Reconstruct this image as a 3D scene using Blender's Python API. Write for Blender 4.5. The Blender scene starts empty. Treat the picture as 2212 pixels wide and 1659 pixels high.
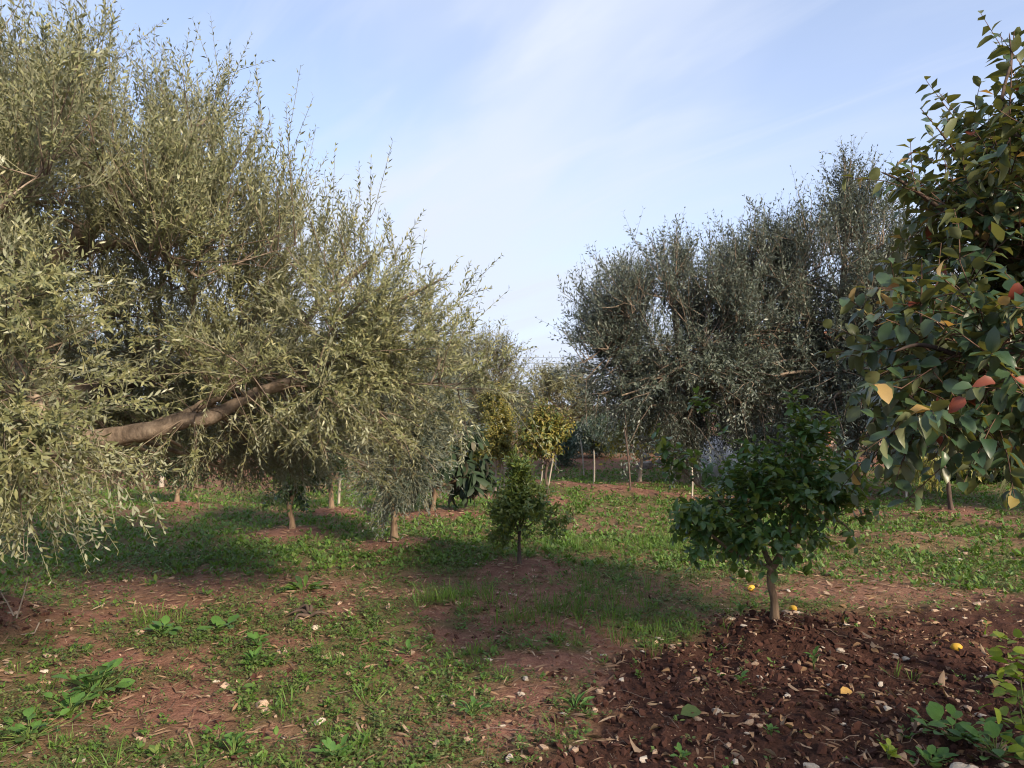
import bpy, bmesh, math
import numpy as np
from mathutils import Vector, Matrix

rng = np.random.default_rng(11)
sc = bpy.context.scene
COL = sc.collection

# ------------------------------------------------------------------ camera, sky, sun, exposure
CAM_H = 1.6
FPX = 1663.0            # focal length for a picture 2212 units wide
HORIZON_V = 870.0
PITCH = math.atan((HORIZON_V - 829.5) / FPX)
cam_d = bpy.data.cameras.new('camera')
cam_d.sensor_width = 36.0
cam_d.lens = 36.0 * FPX / 2212.0
cam_d.clip_start = 0.05
cam_d.clip_end = 4000.0
cam = bpy.data.objects.new('camera', cam_d)
COL.objects.link(cam)
cam.location = (0, 0, CAM_H)
cam.rotation_euler = (math.radians(90) + PITCH, 0, 0)
sc.camera = cam

SUN_AZ = 142.0          # degrees clockwise from the viewing direction (behind, to the right)
SUN_EL = 28.0
SKY_STRENGTH = 0.128
world = bpy.data.worlds.new('World')
sc.world = world
world.use_nodes = True
wn, wl = world.node_tree.nodes, world.node_tree.links
wn.clear()
w_out = wn.new('ShaderNodeOutputWorld')
w_bg = wn.new('ShaderNodeBackground')
w_bg.inputs['Strength'].default_value = SKY_STRENGTH
w_sky = wn.new('ShaderNodeTexSky')
w_sky.sky_type = 'NISHITA'
w_sky.sun_disc = False
w_sky.sun_elevation = math.radians(SUN_EL)
w_sky.sun_rotation = math.radians(SUN_AZ)
w_sky.air_density = 0.55
w_sky.dust_density = 0.3
w_sky.ozone_density = 1.6
# high thin cirrus, streaked along one direction of the cloud layer
w_tc = wn.new('ShaderNodeTexCoord')
w_sep = wn.new('ShaderNodeSeparateXYZ')
wl.new(w_tc.outputs['Generated'], w_sep.inputs[0])
def wmath(op, a, b=None, clamp=False):
    m = wn.new('ShaderNodeMath'); m.operation = op; m.use_clamp = clamp
    for i, v in enumerate((a, b)):
        if v is None: continue
        if isinstance(v, (int, float)): m.inputs[i].default_value = v
        else: wl.new(v, m.inputs[i])
    return m.outputs[0]
zz = wmath('ADD', wmath('MAXIMUM', w_sep.outputs[2], 0.0), 0.16)
cx = wmath('DIVIDE', w_sep.outputs[0], zz)
cy = wmath('DIVIDE', w_sep.outputs[1], zz)
w_comb = wn.new('ShaderNodeCombineXYZ')
wl.new(cx, w_comb.inputs[0]); wl.new(cy, w_comb.inputs[1])
def cloud_noise(loc, rot, scale, det, rough, dist):
    mp = wn.new('ShaderNodeMapping')
    mp.inputs['Location'].default_value = loc
    m0 = wn.new('ShaderNodeMapping')
    m0.inputs['Rotation'].default_value = (0, 0, math.radians(rot))
    wl.new(w_comb.outputs[0], m0.inputs[0])
    mp.inputs['Scale'].default_value = scale
    wl.new(m0.outputs[0], mp.inputs[0])
    nz = wn.new('ShaderNodeTexNoise')
    nz.inputs['Scale'].default_value = 1.0
    nz.inputs['Detail'].default_value = det
    nz.inputs['Roughness'].default_value = rough
    nz.inputs['Distortion'].default_value = dist
    wl.new(mp.outputs[0], nz.inputs['Vector'])
    return nz.outputs[0]
def ramp01(v, lo, hi):
    m = wn.new('ShaderNodeMapRange'); m.interpolation_type = 'SMOOTHSTEP'
    m.inputs[1].default_value = lo; m.inputs[2].default_value = hi
    wl.new(v, m.inputs[0])
    return m.outputs[0]
c1 = ramp01(cloud_noise((11.4, 0.3, 0), -24, (1.25, 0.38, 1), 4.0, 0.45, 0.6), 0.38, 0.66)
c2 = ramp01(cloud_noise((7.1, 4.4, 0), -38, (4.4, 0.9, 1), 4.0, 0.55, 0.9), 0.42, 0.72)
veil = wmath('SUBTRACT', 1.0, wmath('EXPONENT', wmath('DIVIDE', -0.20, wmath('ADD', wmath('MAXIMUM', w_sep.outputs[2], 0.0), 0.015))))   # an even thin layer looks denser near the horizon
c_sum = wmath('ADD', 0.06, wmath('ADD', wmath('MULTIPLY', c1, 0.8), wmath('MULTIPLY', c2, 0.25)))
c_mask = wmath('ADD', veil, wmath('MULTIPLY', c_sum, wmath('SUBTRACT', 1.0, wmath('MINIMUM', veil, 1.0))), True)
w_mix = wn.new('ShaderNodeMixRGB')
w_mix.inputs['Color2'].default_value = (2.25, 2.46, 2.92, 1)
wl.new(c_mask, w_mix.inputs['Fac'])
wl.new(w_sky.outputs[0], w_mix.inputs['Color1'])
wl.new(w_mix.outputs[0], w_bg.inputs['Color'])
wl.new(w_bg.outputs[0], w_out.inputs[0])

sun_d = bpy.data.lights.new('sun', 'SUN')
sun_d.energy = 2.8
sun_d.angle = math.radians(7.0)
sun_d.color = (1.0, 0.84, 0.63)
sun = bpy.data.objects.new('sun', sun_d)
COL.objects.link(sun)
_a, _e = math.radians(SUN_AZ), math.radians(SUN_EL)
TO_SUN = Vector((math.sin(_a) * math.cos(_e), math.cos(_a) * math.cos(_e), math.sin(_e)))
sun.rotation_euler = TO_SUN.to_track_quat('Z', 'Y').to_euler()
sun.location = TO_SUN * 60

vs = sc.view_settings
vs.view_transform = 'Standard'
vs.look = 'None'
vs.exposure = 1.5
vs.gamma = 1.0
vs.use_curve_mapping = False
sc.cycles.filter_width = 1.1
sc.cycles.max_bounces = 6
sc.cycles.diffuse_bounces = 3
sc.cycles.transmission_bounces = 4
sc.cycles.transparent_max_bounces = 4
sc.cycles.use_denoising = True
try:
    sc.cycles.denoiser = 'OPENIMAGEDENOISE'; sc.cycles.denoising_input_passes = 'RGB_ALBEDO_NORMAL'; sc.cycles.denoising_prefilter = 'ACCURATE'
except Exception:
    pass

# ------------------------------------------------------------------ measuring helpers
def P(u, v, Y):
    """point at depth Y that is seen at (u, v) of a 2212 x 1659 picture"""
    a, b = (u - 1106.0) / FPX, (829.5 - v) / FPX
    d = np.array([a, math.cos(PITCH) - b * math.sin(PITCH), math.sin(PITCH) + b * math.cos(PITCH)])
    return np.array([0, 0, CAM_H]) + d * (Y / d[1])
def G(u, v, h=0.0):
    a, b = (u - 1106.0) / FPX, (829.5 - v) / FPX
    d = np.array([a, math.cos(PITCH) - b * math.sin(PITCH), math.sin(PITCH) + b * math.cos(PITCH)])
    return (d * ((h - CAM_H) / d[2]))[:2]
def project(p):
    p = np.asarray(p) - np.array([0, 0, CAM_H])
    cp, sp = math.cos(PITCH), math.sin(PITCH)
    f = p[..., 1] * cp + p[..., 2] * sp
    up = -p[..., 1] * sp + p[..., 2] * cp
    return 1106 + FPX * p[..., 0] / f, 829.5 - FPX * up / f, f

# ------------------------------------------------------------------ noise
def _h(ix, iy, s):
    n = (ix.astype(np.int64) * 374761393 + iy.astype(np.int64) * 668265263 + s * 974711) & 0x7fffffff
    n = ((n ^ (n >> 13)) * 1274126177) & 0x7fffffff
    n = (n ^ (n >> 16)) & 0xffffff
    return n / float(0xffffff)
def vn(x, y, s=0):
    x = np.asarray(x, float); y = np.asarray(y, float)
    ix, iy = np.floor(x), np.floor(y)
    fx, fy = x - ix, y - iy
    fx, fy = fx * fx * (3 - 2 * fx), fy * fy * (3 - 2 * fy)
    a, b = _h(ix, iy, s), _h(ix + 1, iy, s)
    c, d = _h(ix, iy + 1, s), _h(ix + 1, iy + 1, s)
    return (a + (b - a) * fx) * (1 - fy) + (c + (d - c) * fx) * fy
def fbm(x, y, o=4, s=0):
    r, a, t = 0, 0.5, 0
    for k in range(o):
        r = r + a * vn(x * 2 ** k + 17.3 * k, y * 2 ** k - 9.1 * k, s + k); t += a; a *= 0.5
    return r / t
def sst(x, lo, hi):
    t = np.clip((x - lo) / (hi - lo), 0, 1)
    return t * t * (3 - 2 * t)
def nrm(v):
    return v / np.maximum(np.linalg.norm(v, axis=-1, keepdims=True), 1e-9)

# ------------------------------------------------------------------ where trees stand (x, y)
LEMON = G(1674, 1342, .09)
MANDARIN = G(1122, 1218, .055)
YOUNG_OLIVE = G(852, 1173, .065)
CITRUS = G(632, 1140, .055)
LOQUAT = G(935, 1104, .07)
PEAR = G(1184, 1076, 0.08)
GOLD = G(1070, 1066, 0.06)
BIG_OLIVE = np.array([-4.05, 5.4])
POLE_TREE = G(716, 1092, 0.08)
SAP_L = G(382, 1083, 0.08)
SAP_R = G(2056, 1092, 0.1)
SPARSE = G(1382, 1044, 0.06)
MOUNDS = [(LEMON, .10, .6), (MANDARIN, .06, .5), (YOUNG_OLIVE, .07, .6), (CITRUS, .06, .6), (LOQUAT, .08, .7), (PEAR, .08, .5),
          (GOLD, .06, .5), (POLE_TREE, .08, .5), (SAP_L, .08, .5), (SAP_R, .06, .6), (SPARSE, .06, .5), (BIG_OLIVE + np.array([.25, -.05]), .30, .75)]
FURROW = [G(1150, 1047), G(1440, 1075), G(1700, 1092), G(1900, 1112), G(2230, 1152)]

def seg_dist(x, y, pts):
    d = np.full(np.shape(x), 1e9)
    for a, b in zip(pts[:-1], pts[1:]):
        ab = b - a
        t = np.clip(((x - a[0]) * ab[0] + (y - a[1]) * ab[1]) / (ab @ ab), 0, 1)
        d = np.minimum(d, np.hypot(x - a[0] - t * ab[0], y - a[1] - t * ab[1]))
    return d
def tilled(x, y):
    x = x + (fbm(x * 3.5, y * 3.5, 3, 15) - .5) * .7
    """1 on the dark dug soil in the near right part of the orchard"""
    f = np.where(y < 4.84, -.25 + (y - 3.37) * .52, .52 + (y - 4.84) * .9)
    e = (fbm(x * 1.3, y * 1.3, 3, 5) - .5) * 1.3
    m = sst(x - f + e, -.25, .40)
    return m * sst(5.95 - y + e * .8 + .15 * (x - 1.5), -.2, .4)
def mound_mask(x, y):
    m = np.zeros(np.shape(x))
    for (c, h, r) in MOUNDS:
        d = np.hypot(x - c[0], y - c[1]) / (r * (.35 + 1.1 * fbm(x * 2.6, y * 2.6, 3, 9)))
        m = np.maximum(m, 1 - sst(d, .6, 1.15))
    return m
def cover(x, y):
    """0..1, how much green grows on the ground"""
    n = fbm(x * .9 + 3, y * .9, 4, 21)
    n2 = fbm(x * 3.1, y * 3.1, 3, 33)
    c = sst(.5 * n + .5 * n2, .375, .58)
    mid = sst(y, 5.8, 8.0) * (1 - sst(y, 15.5, 19))
    c = np.maximum(c * .9, mid * (.52 + .55 * sst(.5 * n + .5 * n2, .36, .56)))
    c = c * (1 - .95 * tilled(x, y)) * (1 - .92 * mound_mask(x, y))
    fd = seg_dist(x, y, FURROW)
    c = c * (1 - .95 * (1 - sst(fd + (n2 - .5) * .3, .14, .34)))
    litter = np.exp(-(((x + 3.0) / 1.6) ** 2 + ((y - 6.7) / .75) ** 2)) + .8 * np.exp(-(((x - 4.4) / 1.1) ** 2 + ((y - 8.7) / .45) ** 2))
    c = c * (1 - .75 * np.clip(litter, 0, 1))
    c = c * (1 - .6 * sst(-x - 3.2 + (n - .5) * 2, 0, .8) * sst(y, 13.6, 14.6))
    c = c * (1 - .8 * np.exp(-(((y - 20.5 - .25 * x) / 1.6) ** 2)))
    c = np.where(y > 18, c * .75, c)
    return np.clip(c, 0, 1)
def H(x, y):
    x = np.asarray(x, float); y = np.asarray(y, float)
    r = np.hypot(x, y)
    z = (fbm(x * .35, y * .35, 3, 2) - .5) * .16 * sst(r, 1, 6)
    for (c, h, rad) in MOUNDS:
        d = np.hypot(x - c[0], y - c[1]) / rad
        z = z + h * np.exp(-(d * 1.5) ** 2)
    near = 1 - sst(r, 14, 26)
    til = tilled(x, y)
    z = z + near * (.30 + .9 * til) * ((fbm(x * 7, y * 7, 3, 41) - .5) * .075 + (np.abs(vn(x * 19, y * 19, 51) - .5)) * .036)
    z = z + (1 - sst(seg_dist(x, y, FURROW), .1, .5)) * .07 * (.6 + .8 * vn(x * 4, y * 4, 61))
    # old plough ridge on the right
    z = z + .12 * np.exp(-(((x - 4.4 - (8.7 - y) * .5) / .9) ** 2 + ((y - 8.7) / .5) ** 2))
    z = z - .018 * np.maximum(r - 24, 0) * (r < 400) - .018 * 376 * (r >= 400)
    z = z + .2 * sst(y, 17, 24) * sst(-x, 3, 9) * (1 - sst(r, 40, 60))
    return z

# ------------------------------------------------------------------ mesh helpers
def link(o, parent=None):
    COL.objects.link(o)
    if parent is not None: o.parent = parent
    return o
def tag(o, label=None, cat=None, group=None, kind=None):
    if label: o['label'] = label
    if cat: o['category'] = cat
    if group: o['group'] = group
    if kind: o['kind'] = kind
    return o
def empty(name, loc):
    o = bpy.data.objects.new(name, None)
    o.location = loc
    o.empty_display_size = .1
    return link(o)
def make_mesh(name, chunks, mats, smooth=True):
    """chunks: (verts, faces[, material index]); faces an int array (n, 3) or (n, 4)"""
    vv, li, ls, mi, off = [], [], [], [], 0
    for ch in chunks:
        v, f = np.asarray(ch[0], np.float32).reshape(-1, 3), np.asarray(ch[1], np.int32)
        if len(f) == 0: continue
        vv.append(v); li.append((f + off).ravel()); ls.append(np.full(len(f), f.shape[1], np.int32))
        mi.append(np.full(len(f), ch[2] if len(ch) > 2 else 0, np.int32)); off += len(v)
    vv, li, ls, mi = np.concatenate(vv), np.concatenate(li), np.concatenate(ls), np.concatenate(mi)
    me = bpy.data.meshes.new(name)
    me.vertices.add(len(vv)); me.vertices.foreach_set('co', vv.ravel())
    me.loops.add(len(li)); me.loops.foreach_set('vertex_index', li)
    me.polygons.add(len(ls))
    me.polygons.foreach_set('loop_start', np.concatenate([[0], np.cumsum(ls)[:-1]]).astype(np.int32))
    me.polygons.foreach_set('loop_total', ls)
    me.polygons.foreach_set('material_index', mi)
    me.polygons.foreach_set('use_smooth', np.full(len(ls), smooth))
    for m in mats: me.materials.append(m)
    me.update(calc_edges=True)
    return me
def mesh_obj(name, chunks, mats, parent=None, base=None, smooth=True):
    if not isinstance(mats, (list, tuple)): mats = [mats]
    if base is not None:
        chunks = [(np.asarray(c[0]).reshape(-1, 3) - np.asarray(base),) + tuple(c[1:]) for c in chunks]
    return link(bpy.data.objects.new(name, make_mesh(name, chunks, mats, smooth)), parent)
def tubes(Pt, R, sides=5, cap=False):
    """Pt (n, k, 3), R (n, k) -> verts, quads"""
    Pt = np.asarray(Pt, float); R = np.asarray(R, float)
    n, k, _ = Pt.shape
    T = np.gradient(Pt, axis=1)
    T = nrm(T)
    ref = np.where(np.abs(T[:, :1, 2:3]) > .85, np.array([1., 0, 0]), np.array([0, 0, 1.]))
    A = nrm(np.cross(T, np.broadcast_to(ref, T.shape)))
    B = np.cross(T, A)
    an = np.arange(sides) * 2 * math.pi / sides
    V = Pt[:, :, None, :] + R[:, :, None, None] * (A[:, :, None, :] * np.cos(an)[None, None, :, None] + B[:, :, None, :] * np.sin(an)[None, None, :, None])
    i = np.arange(n)[:, None, None] * k * sides
    j = np.arange(k - 1)[None, :, None] * sides
    s = np.arange(sides)[None, None, :]
    s2 = (s + 1) % sides
    F = np.stack([i + j + s, i + j + s2, i + j + sides + s2, i + j + sides + s], -1).reshape(-1, 4)
    return V.reshape(-1, 3), F
def spline(pts, n):
    pts = np.asarray(pts, float)
    if len(pts) == 2: 
        t = np.linspace(0, 1, n)[:, None]; return pts[0] * (1 - t) + pts[1] * t
    q = np.vstack([2 * pts[0] - pts[1], pts, 2 * pts[-1] - pts[-2]])
    t = np.linspace(0, len(pts) - 1 - 1e-6, n)
    i = t.astype(int); f = (t - i)[:, None]
    p0, p1, p2, p3 = q[i], q[i + 1], q[i + 2], q[i + 3]
    return .5 * ((2 * p1) + (-p0 + p2) * f + (2 * p0 - 5 * p1 + 4 * p2 - p3) * f ** 2 + (-p0 + 3 * p1 - 3 * p2 + p3) * f ** 3)
def bark_tube(pts, r, n=24, sides=14, rough=.12, seed=0, flare=0.0):
    """one gnarled limb with lumps along it; pts (m,3), r (m,) -> verts, quads"""
    pts = np.asarray(pts, float)
    path = spline(pts, n)
    rr = np.interp(np.linspace(0, 1, n), np.linspace(0, 1, len(r)), r)
    V, F = tubes(path[None], rr[None], sides)
    V = V.reshape(n, sides, 3)
    c = path[:, None, :]
    ss = np.arange(sides)[None, :] / sides * 5; tt = np.linspace(0, 1, n)[:, None] * n * .35
    k = 1 + rough * 2 * (vn(ss + 3.1 * seed + 0 * tt, tt + seed, seed + 70) - .5)
    k = k + rough * .9 * (vn(ss * 2.3 + 1.7 * seed + 0 * tt, tt * 2.7 + seed, seed + 90) - .5) + rough * 1.2 * np.maximum(0, vn(ss * .8 + 0 * tt, tt * .9, seed + 33) - .62) * 2
    k = k + flare * np.exp(-np.linspace(0, 1, n)[:, None] * 9) * (.7 + .8 * np.abs(np.sin(ss * 1.9 + seed)))
    V = c + (V - c) * k[..., None]
    V[-1] = path[-1] + (V[-1] - path[-1]) * .15
    return V.reshape(-1, 3), F

# ------------------------------------------------------------------ materials
def new_mat(name):
    m = bpy.data.materials.new(name); m.use_nodes = True
    m.node_tree.nodes.clear()
    return m, m.node_tree.nodes, m.node_tree.links
def nd(ns, t, **kw):
    n = ns.new(t)
    for k, v in kw.items():
        if k in n.inputs: n.inputs[k].default_value = v
        else: setattr(n, k, v)
    return n
def rgba(c): return (c[0], c[1], c[2], 1)
def leaf_mat(name, cols, under=None, trans=.30, rough=.45, spec=.4, tcol=None, vein=0):
    """cols: list of leaf colours picked per leaf"""
    m, ns, ln = new_mat(name)
    out = nd(ns, 'ShaderNodeOutputMaterial')
    geo = nd(ns, 'ShaderNodeNewGeometry'); oi = nd(ns, 'ShaderNodeObjectInfo')
    add = nd(ns, 'ShaderNodeMath', operation='ADD'); fr = nd(ns, 'ShaderNodeMath', operation='FRACT')
    ln.new(geo.outputs['Random Per Island'], add.inputs[0]); ln.new(oi.outputs['Random'], add.inputs[1]); ln.new(add.outputs[0], fr.inputs[0])
    cr = nd(ns, 'ShaderNodeValToRGB')
    while len(cr.color_ramp.elements) < len(cols): cr.color_ramp.elements.new(.5)
    for i, c in enumerate(cols):
        cr.color_ramp.elements[i].position = i / max(1, len(cols) - 1); cr.color_ramp.elements[i].color = rgba(c)
    ln.new(fr.outputs[0], cr.inputs[0])
    col = cr.outputs[0]
    nz = nd(ns, 'ShaderNodeTexNoise', Scale=9.0 if not vein else 40.0, Detail=3.0)
    tc = nd(ns, 'ShaderNodeTexCoord'); ln.new(tc.outputs['Object'], nz.inputs['Vector'])
    hv = nd(ns, 'ShaderNodeHueSaturation')
    mr = nd(ns, 'ShaderNodeMapRange'); mr.inputs[3].default_value = .72; mr.inputs[4].default_value = 1.28
    ln.new(nz.outputs[0], mr.inputs[0]); ln.new(mr.outputs[0], hv.inputs['Value']); ln.new(col, hv.inputs['Color'])
    col = hv.outputs[0]
    if under is not None:
        mx = nd(ns, 'ShaderNodeMixRGB'); mx.inputs[2].default_value = rgba(under)
        ln.new(geo.outputs['Backfacing'], mx.inputs[0]); ln.new(col, mx.inputs[1]); col = mx.outputs[0]
    bs = nd(ns, 'ShaderNodeBsdfPrincipled', Roughness=rough)
    bs.inputs['Specular IOR Level'].default_value = spec
    ln.new(col, bs.inputs['Base Color'])
    tr = nd(ns, 'ShaderNodeBsdfTranslucent')
    if tcol is None:
        g = nd(ns, 'ShaderNodeMixRGB', blend_type='MULTIPLY'); g.inputs[0].default_value = 1
        g.inputs[2].default_value = (1.5, 1.5, .6, 1); ln.new(col, g.inputs[1]); ln.new(g.outputs[0], tr.inputs[0])
    else: tr.inputs[0].default_value = rgba(tcol)
    ms = nd(ns, 'ShaderNodeMixShader'); ms.inputs[0].default_value = trans
    ln.new(bs.outputs[0], ms.inputs[1]); ln.new(tr.outputs[0], ms.inputs[2]); ln.new(ms.outputs[0], out.inputs[0])
    return m
def rough_mat(name, a, b, scale=8, rough=.9, bump=.4, stretch=(1, 1, 1), detail=6, third=None, coord='Object', bdist=.02):
    m, ns, ln = new_mat(name)
    out = nd(ns, 'ShaderNodeOutputMaterial'); bs = nd(ns, 'ShaderNodeBsdfPrincipled', Roughness=rough)
    bs.inputs['Specular IOR Level'].default_value = .2
    tc = nd(ns, 'ShaderNodeTexCoord'); mp = nd(ns, 'ShaderNodeMapping'); mp.inputs['Scale'].default_value = stretch
    ln.new(tc.outputs[coord], mp.inputs[0])
    n1 = nd(ns, 'ShaderNodeTexNoise', Scale=scale, Detail=detail, Roughness=.65); ln.new(mp.outputs[0], n1.inputs['Vector'])
    cr = nd(ns, 'ShaderNodeValToRGB'); cr.color_ramp.elements[0].position = .3; cr.color_ramp.elements[1].position = .7
    cr.color_ramp.elements[0].color = rgba(a); cr.color_ramp.elements[1].color = rgba(b)
    if third is not None:
        e = cr.color_ramp.elements.new(.5); e.color = rgba(third)
    oi = nd(ns, 'ShaderNodeObjectInfo'); hv = nd(ns, 'ShaderNodeHueSaturation')
    mr = nd(ns, 'ShaderNodeMapRange'); mr.inputs[3].default_value = .8; mr.inputs[4].default_value = 1.2
    ln.new(oi.outputs['Random'], mr.inputs[0]); ln.new(mr.outputs[0], hv.inputs['Value'])
    ln.new(n1.outputs[0], cr.inputs[0]); ln.new(cr.outputs[0], hv.inputs['Color']); ln.new(hv.outputs[0], bs.inputs['Base Color'])
    bp = nd(ns, 'ShaderNodeBump', Strength=bump, Distance=bdist); ln.new(n1.outputs[0], bp.inputs['Height']); ln.new(bp.outputs[0], bs.inputs['Normal'])
    ln.new(bs.outputs[0], out.inputs[0])
    return m

M = {}
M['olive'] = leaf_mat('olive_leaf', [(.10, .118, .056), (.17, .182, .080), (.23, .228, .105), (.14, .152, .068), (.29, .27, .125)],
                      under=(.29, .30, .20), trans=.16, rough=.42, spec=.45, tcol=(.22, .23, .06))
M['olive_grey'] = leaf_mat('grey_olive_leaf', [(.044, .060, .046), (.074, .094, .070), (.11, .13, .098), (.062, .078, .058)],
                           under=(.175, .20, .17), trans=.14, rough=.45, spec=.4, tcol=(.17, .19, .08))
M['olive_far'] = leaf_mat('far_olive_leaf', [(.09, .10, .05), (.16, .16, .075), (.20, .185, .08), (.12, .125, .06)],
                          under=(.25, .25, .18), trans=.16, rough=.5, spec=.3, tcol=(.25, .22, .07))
M['lemon_leaf'] = leaf_mat('lemon_leaf', [(.034, .092, .030), (.050, .118, .032), (.074, .148, .036), (.044, .10, .032), (.16, .21, .042)],
                           under=(.085, .13, .045), trans=.3, rough=.33, spec=.5, tcol=(.20, .30, .035))
M['lemon_yellow'] = leaf_mat('lemon_sunlit_leaf', [(.20, .22, .03), (.14, .19, .03)], under=(.2, .23, .06), trans=.35, rough=.38)  # the yellow of sunlit leaves is put into this leaf colour
M['persimmon'] = leaf_mat('persimmon_leaf', [(.030, .064, .032), (.044, .088, .042), (.062, .105, .044), (.038, .074, .037), (.10, .115, .038)],
                          under=(.15, .17, .09), trans=.24, rough=.36, spec=.5, tcol=(.20, .20, .03), vein=1)
M['persimmon_red'] = leaf_mat('red_autumn_leaf', [(.20, .045, .03), (.26, .08, .035), (.15, .035, .025)], under=(.24, .11, .07), trans=.3, rough=.5, tcol=(.32, .06, .02), vein=1)
M['persimmon_tan'] = leaf_mat('tan_autumn_leaf', [(.38, .17, .05), (.34, .24, .09), (.42, .26, .08), (.24, .21, .06)], under=(.34, .27, .16), trans=.35, rough=.45, tcol=(.5, .28, .06), vein=1)
M['citrus'] = leaf_mat('dark_citrus_leaf', [(.020, .046, .020), (.030, .062, .022), (.026, .054, .022)], under=(.06, .09, .04), trans=.2, rough=.35, spec=.5, tcol=(.10, .16, .03))
M['mandarin'] = leaf_mat('mandarin_leaf', [(.06, .11, .03), (.11, .16, .036), (.19, .21, .04), (.08, .13, .032)], under=(.12, .15, .05), trans=.28, rough=.36, spec=.45)
M['loquat'] = leaf_mat('loquat_leaf', [(.016, .030, .016), (.024, .042, .020), (.030, .052, .024)], under=(.11, .10, .07), trans=.08, rough=.6, spec=.2, tcol=(.08, .1, .03))
M['gold'] = leaf_mat('golden_leaf', [(.26, .20, .05), (.33, .27, .07), (.20, .20, .055), (.11, .13, .04), (.17, .17, .05)], trans=.35, rough=.5)
M['pear'] = leaf_mat('pear_leaf', [(.05, .085, .03), (.09, .12, .035), (.22, .20, .05), (.30, .24, .06), (.13, .15, .04)], trans=.3, rough=.42)  # green and yellow tones picked at random per leaf
M['sparse'] = leaf_mat('sparse_leaf', [(.12, .15, .04), (.2, .2, .045), (.26, .22, .05)], trans=.3, rough=.45)
M['shrub_blue'] = leaf_mat('blue_green_leaf', [(.07, .11, .08), (.10, .14, .10), (.05, .085, .06)], trans=.15, rough=.5)
M['cypress'] = leaf_mat('cypress_leaf', [(.03, .05, .03), (.045, .065, .035)], trans=.05, rough=.6)
M['weed'] = leaf_mat('weed_leaf', [(.060, .125, .026), (.085, .165, .032), (.12, .20, .036), (.07, .13, .036), (.15, .20, .05)], trans=.28, rough=.5, spec=.3)
M['weed_dark'] = leaf_mat('low_weed_leaf', [(.065, .10, .036), (.095, .13, .045), (.12, .155, .052), (.12, .12, .055)], trans=.22, rough=.6, spec=.2)
M['weed_big'] = leaf_mat('broad_weed_leaf', [(.07, .16, .035), (.10, .20, .045), (.085, .18, .05)], under=(.13, .2, .08), trans=.28, rough=.5, spec=.3)
M['lime_leaf'] = leaf_mat('yellow_green_leaf', [(.20, .28, .035), (.26, .32, .045), (.15, .24, .03)], trans=.35, rough=.5)
M['grass'] = leaf_mat('grass_blade', [(.06, .135, .024), (.09, .175, .03), (.12, .20, .035), (.13, .17, .05)], trans=.28, rough=.5, spec=.25)
M['straw'] = leaf_mat('dry_straw', [(.20, .13, .085), (.30, .20, .13), (.15, .10, .07), (.25, .15, .09), (.36, .27, .19)], trans=.1, rough=.8, spec=.1)
M['dead_leaf'] = leaf_mat('dry_fallen_leaf', [(.22, .13, .075), (.33, .21, .12), (.15, .085, .055), (.28, .17, .09), (.10, .06, .045)], under=(.28, .20, .14), trans=.12, rough=.75, spec=.15)
M['dead_yellow'] = leaf_mat('yellow_fallen_leaf', [(.55, .33, .10), (.50, .34, .12)], under=(.5, .36, .18), trans=.15, rough=.6, spec=.2)
M['bark_olive'] = rough_mat('olive_bark', (.11, .083, .064), (.36, .285, .215), 16, .95, .7, (1, 1, .5), third=(.23, .175, .13), bdist=.03)
M['bark_warm'] = rough_mat('citrus_bark', (.12, .078, .05), (.30, .21, .14), 22, .9, .8, (1, 1, .25), third=(.21, .145, .095))
M['bark_dark'] = rough_mat('dark_bark', (.045, .032, .026), (.14, .10, .08), 12, .95, .7, (1, 1, .4))
M['bark_pale'] = rough_mat('pale_bark', (.20, .155, .115), (.40, .33, .26), 12, .9, .5, (1, 1, .3))
M['twig'] = rough_mat('olive_twig', (.15, .145, .085), (.27, .26, .16), 20, .9, .2)
M['twig_grey'] = rough_mat('grey_twig', (.055, .052, .042), (.10, .095, .078), 20, .9, .2)
M['twig_red'] = rough_mat('red_twig', (.085, .050, .036), (.17, .10, .07), 20, .85, .2)
M['stem_green'] = rough_mat('green_stem', (.08, .13, .035), (.16, .2, .06), 20, .7, .2)
M['straw_dark'] = rough_mat('dry_twig', (.10, .07, .055), (.24, .18, .14), 20, .9, .2)
M['stake'] = rough_mat('weathered_stake', (.30, .25, .19), (.52, .46, .38), 15, .9, .4, (1, 1, .1))
M['stake_dark'] = rough_mat('rusty_stake', (.05, .035, .03), (.12, .085, .07), 25, .8, .3)
M['stone'] = rough_mat('limestone', (.27, .17, .115), (.58, .46, .35), 9, .95, .7, third=(.44, .31, .22), bdist=.01)
M['stone_pale'] = rough_mat('pale_limestone', (.40, .33, .26), (.66, .60, .52), 9, .95, .6, third=(.55, .47, .38), bdist=.01)
M['stone_wall'] = rough_mat('grey_field_stone', (.17, .14, .12), (.42, .37, .32), 3, .95, .8, third=(.30, .26, .22), bdist=.04)
M['clod'] = rough_mat('soil_clod', (.045, .020, .015), (.11, .050, .036), 12, 1, .7)
M['tarp'] = rough_mat('dusty_tarp', (.48, .45, .43), (.76, .74, .73), 2.5, .6, .25, third=(.66, .63, .62))
M['lemon'] = rough_mat('lemon_rind', (.40, .23, .04), (.68, .43, .05), 25, .45, .3, bdist=.004)
M['lemon_green'] = rough_mat('green_lemon_rind', (.08, .15, .02), (.16, .22, .03), 30, .4, .3, bdist=.004)
M['plaster'] = rough_mat('pink_plaster', (.46, .33, .27), (.60, .46, .38), 2, .9, .2)
M['brickred'] = rough_mat('red_render', (.36, .10, .05), (.46, .16, .08), 3, .9, .3)
M['roof_tile'] = rough_mat('roof_tile', (.28, .11, .06), (.42, .19, .11), 5, .9, .4)
M['woodwork'] = rough_mat('painted_wood', (.12, .10, .08), (.20, .17, .13), 10, .7, .2)
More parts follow.
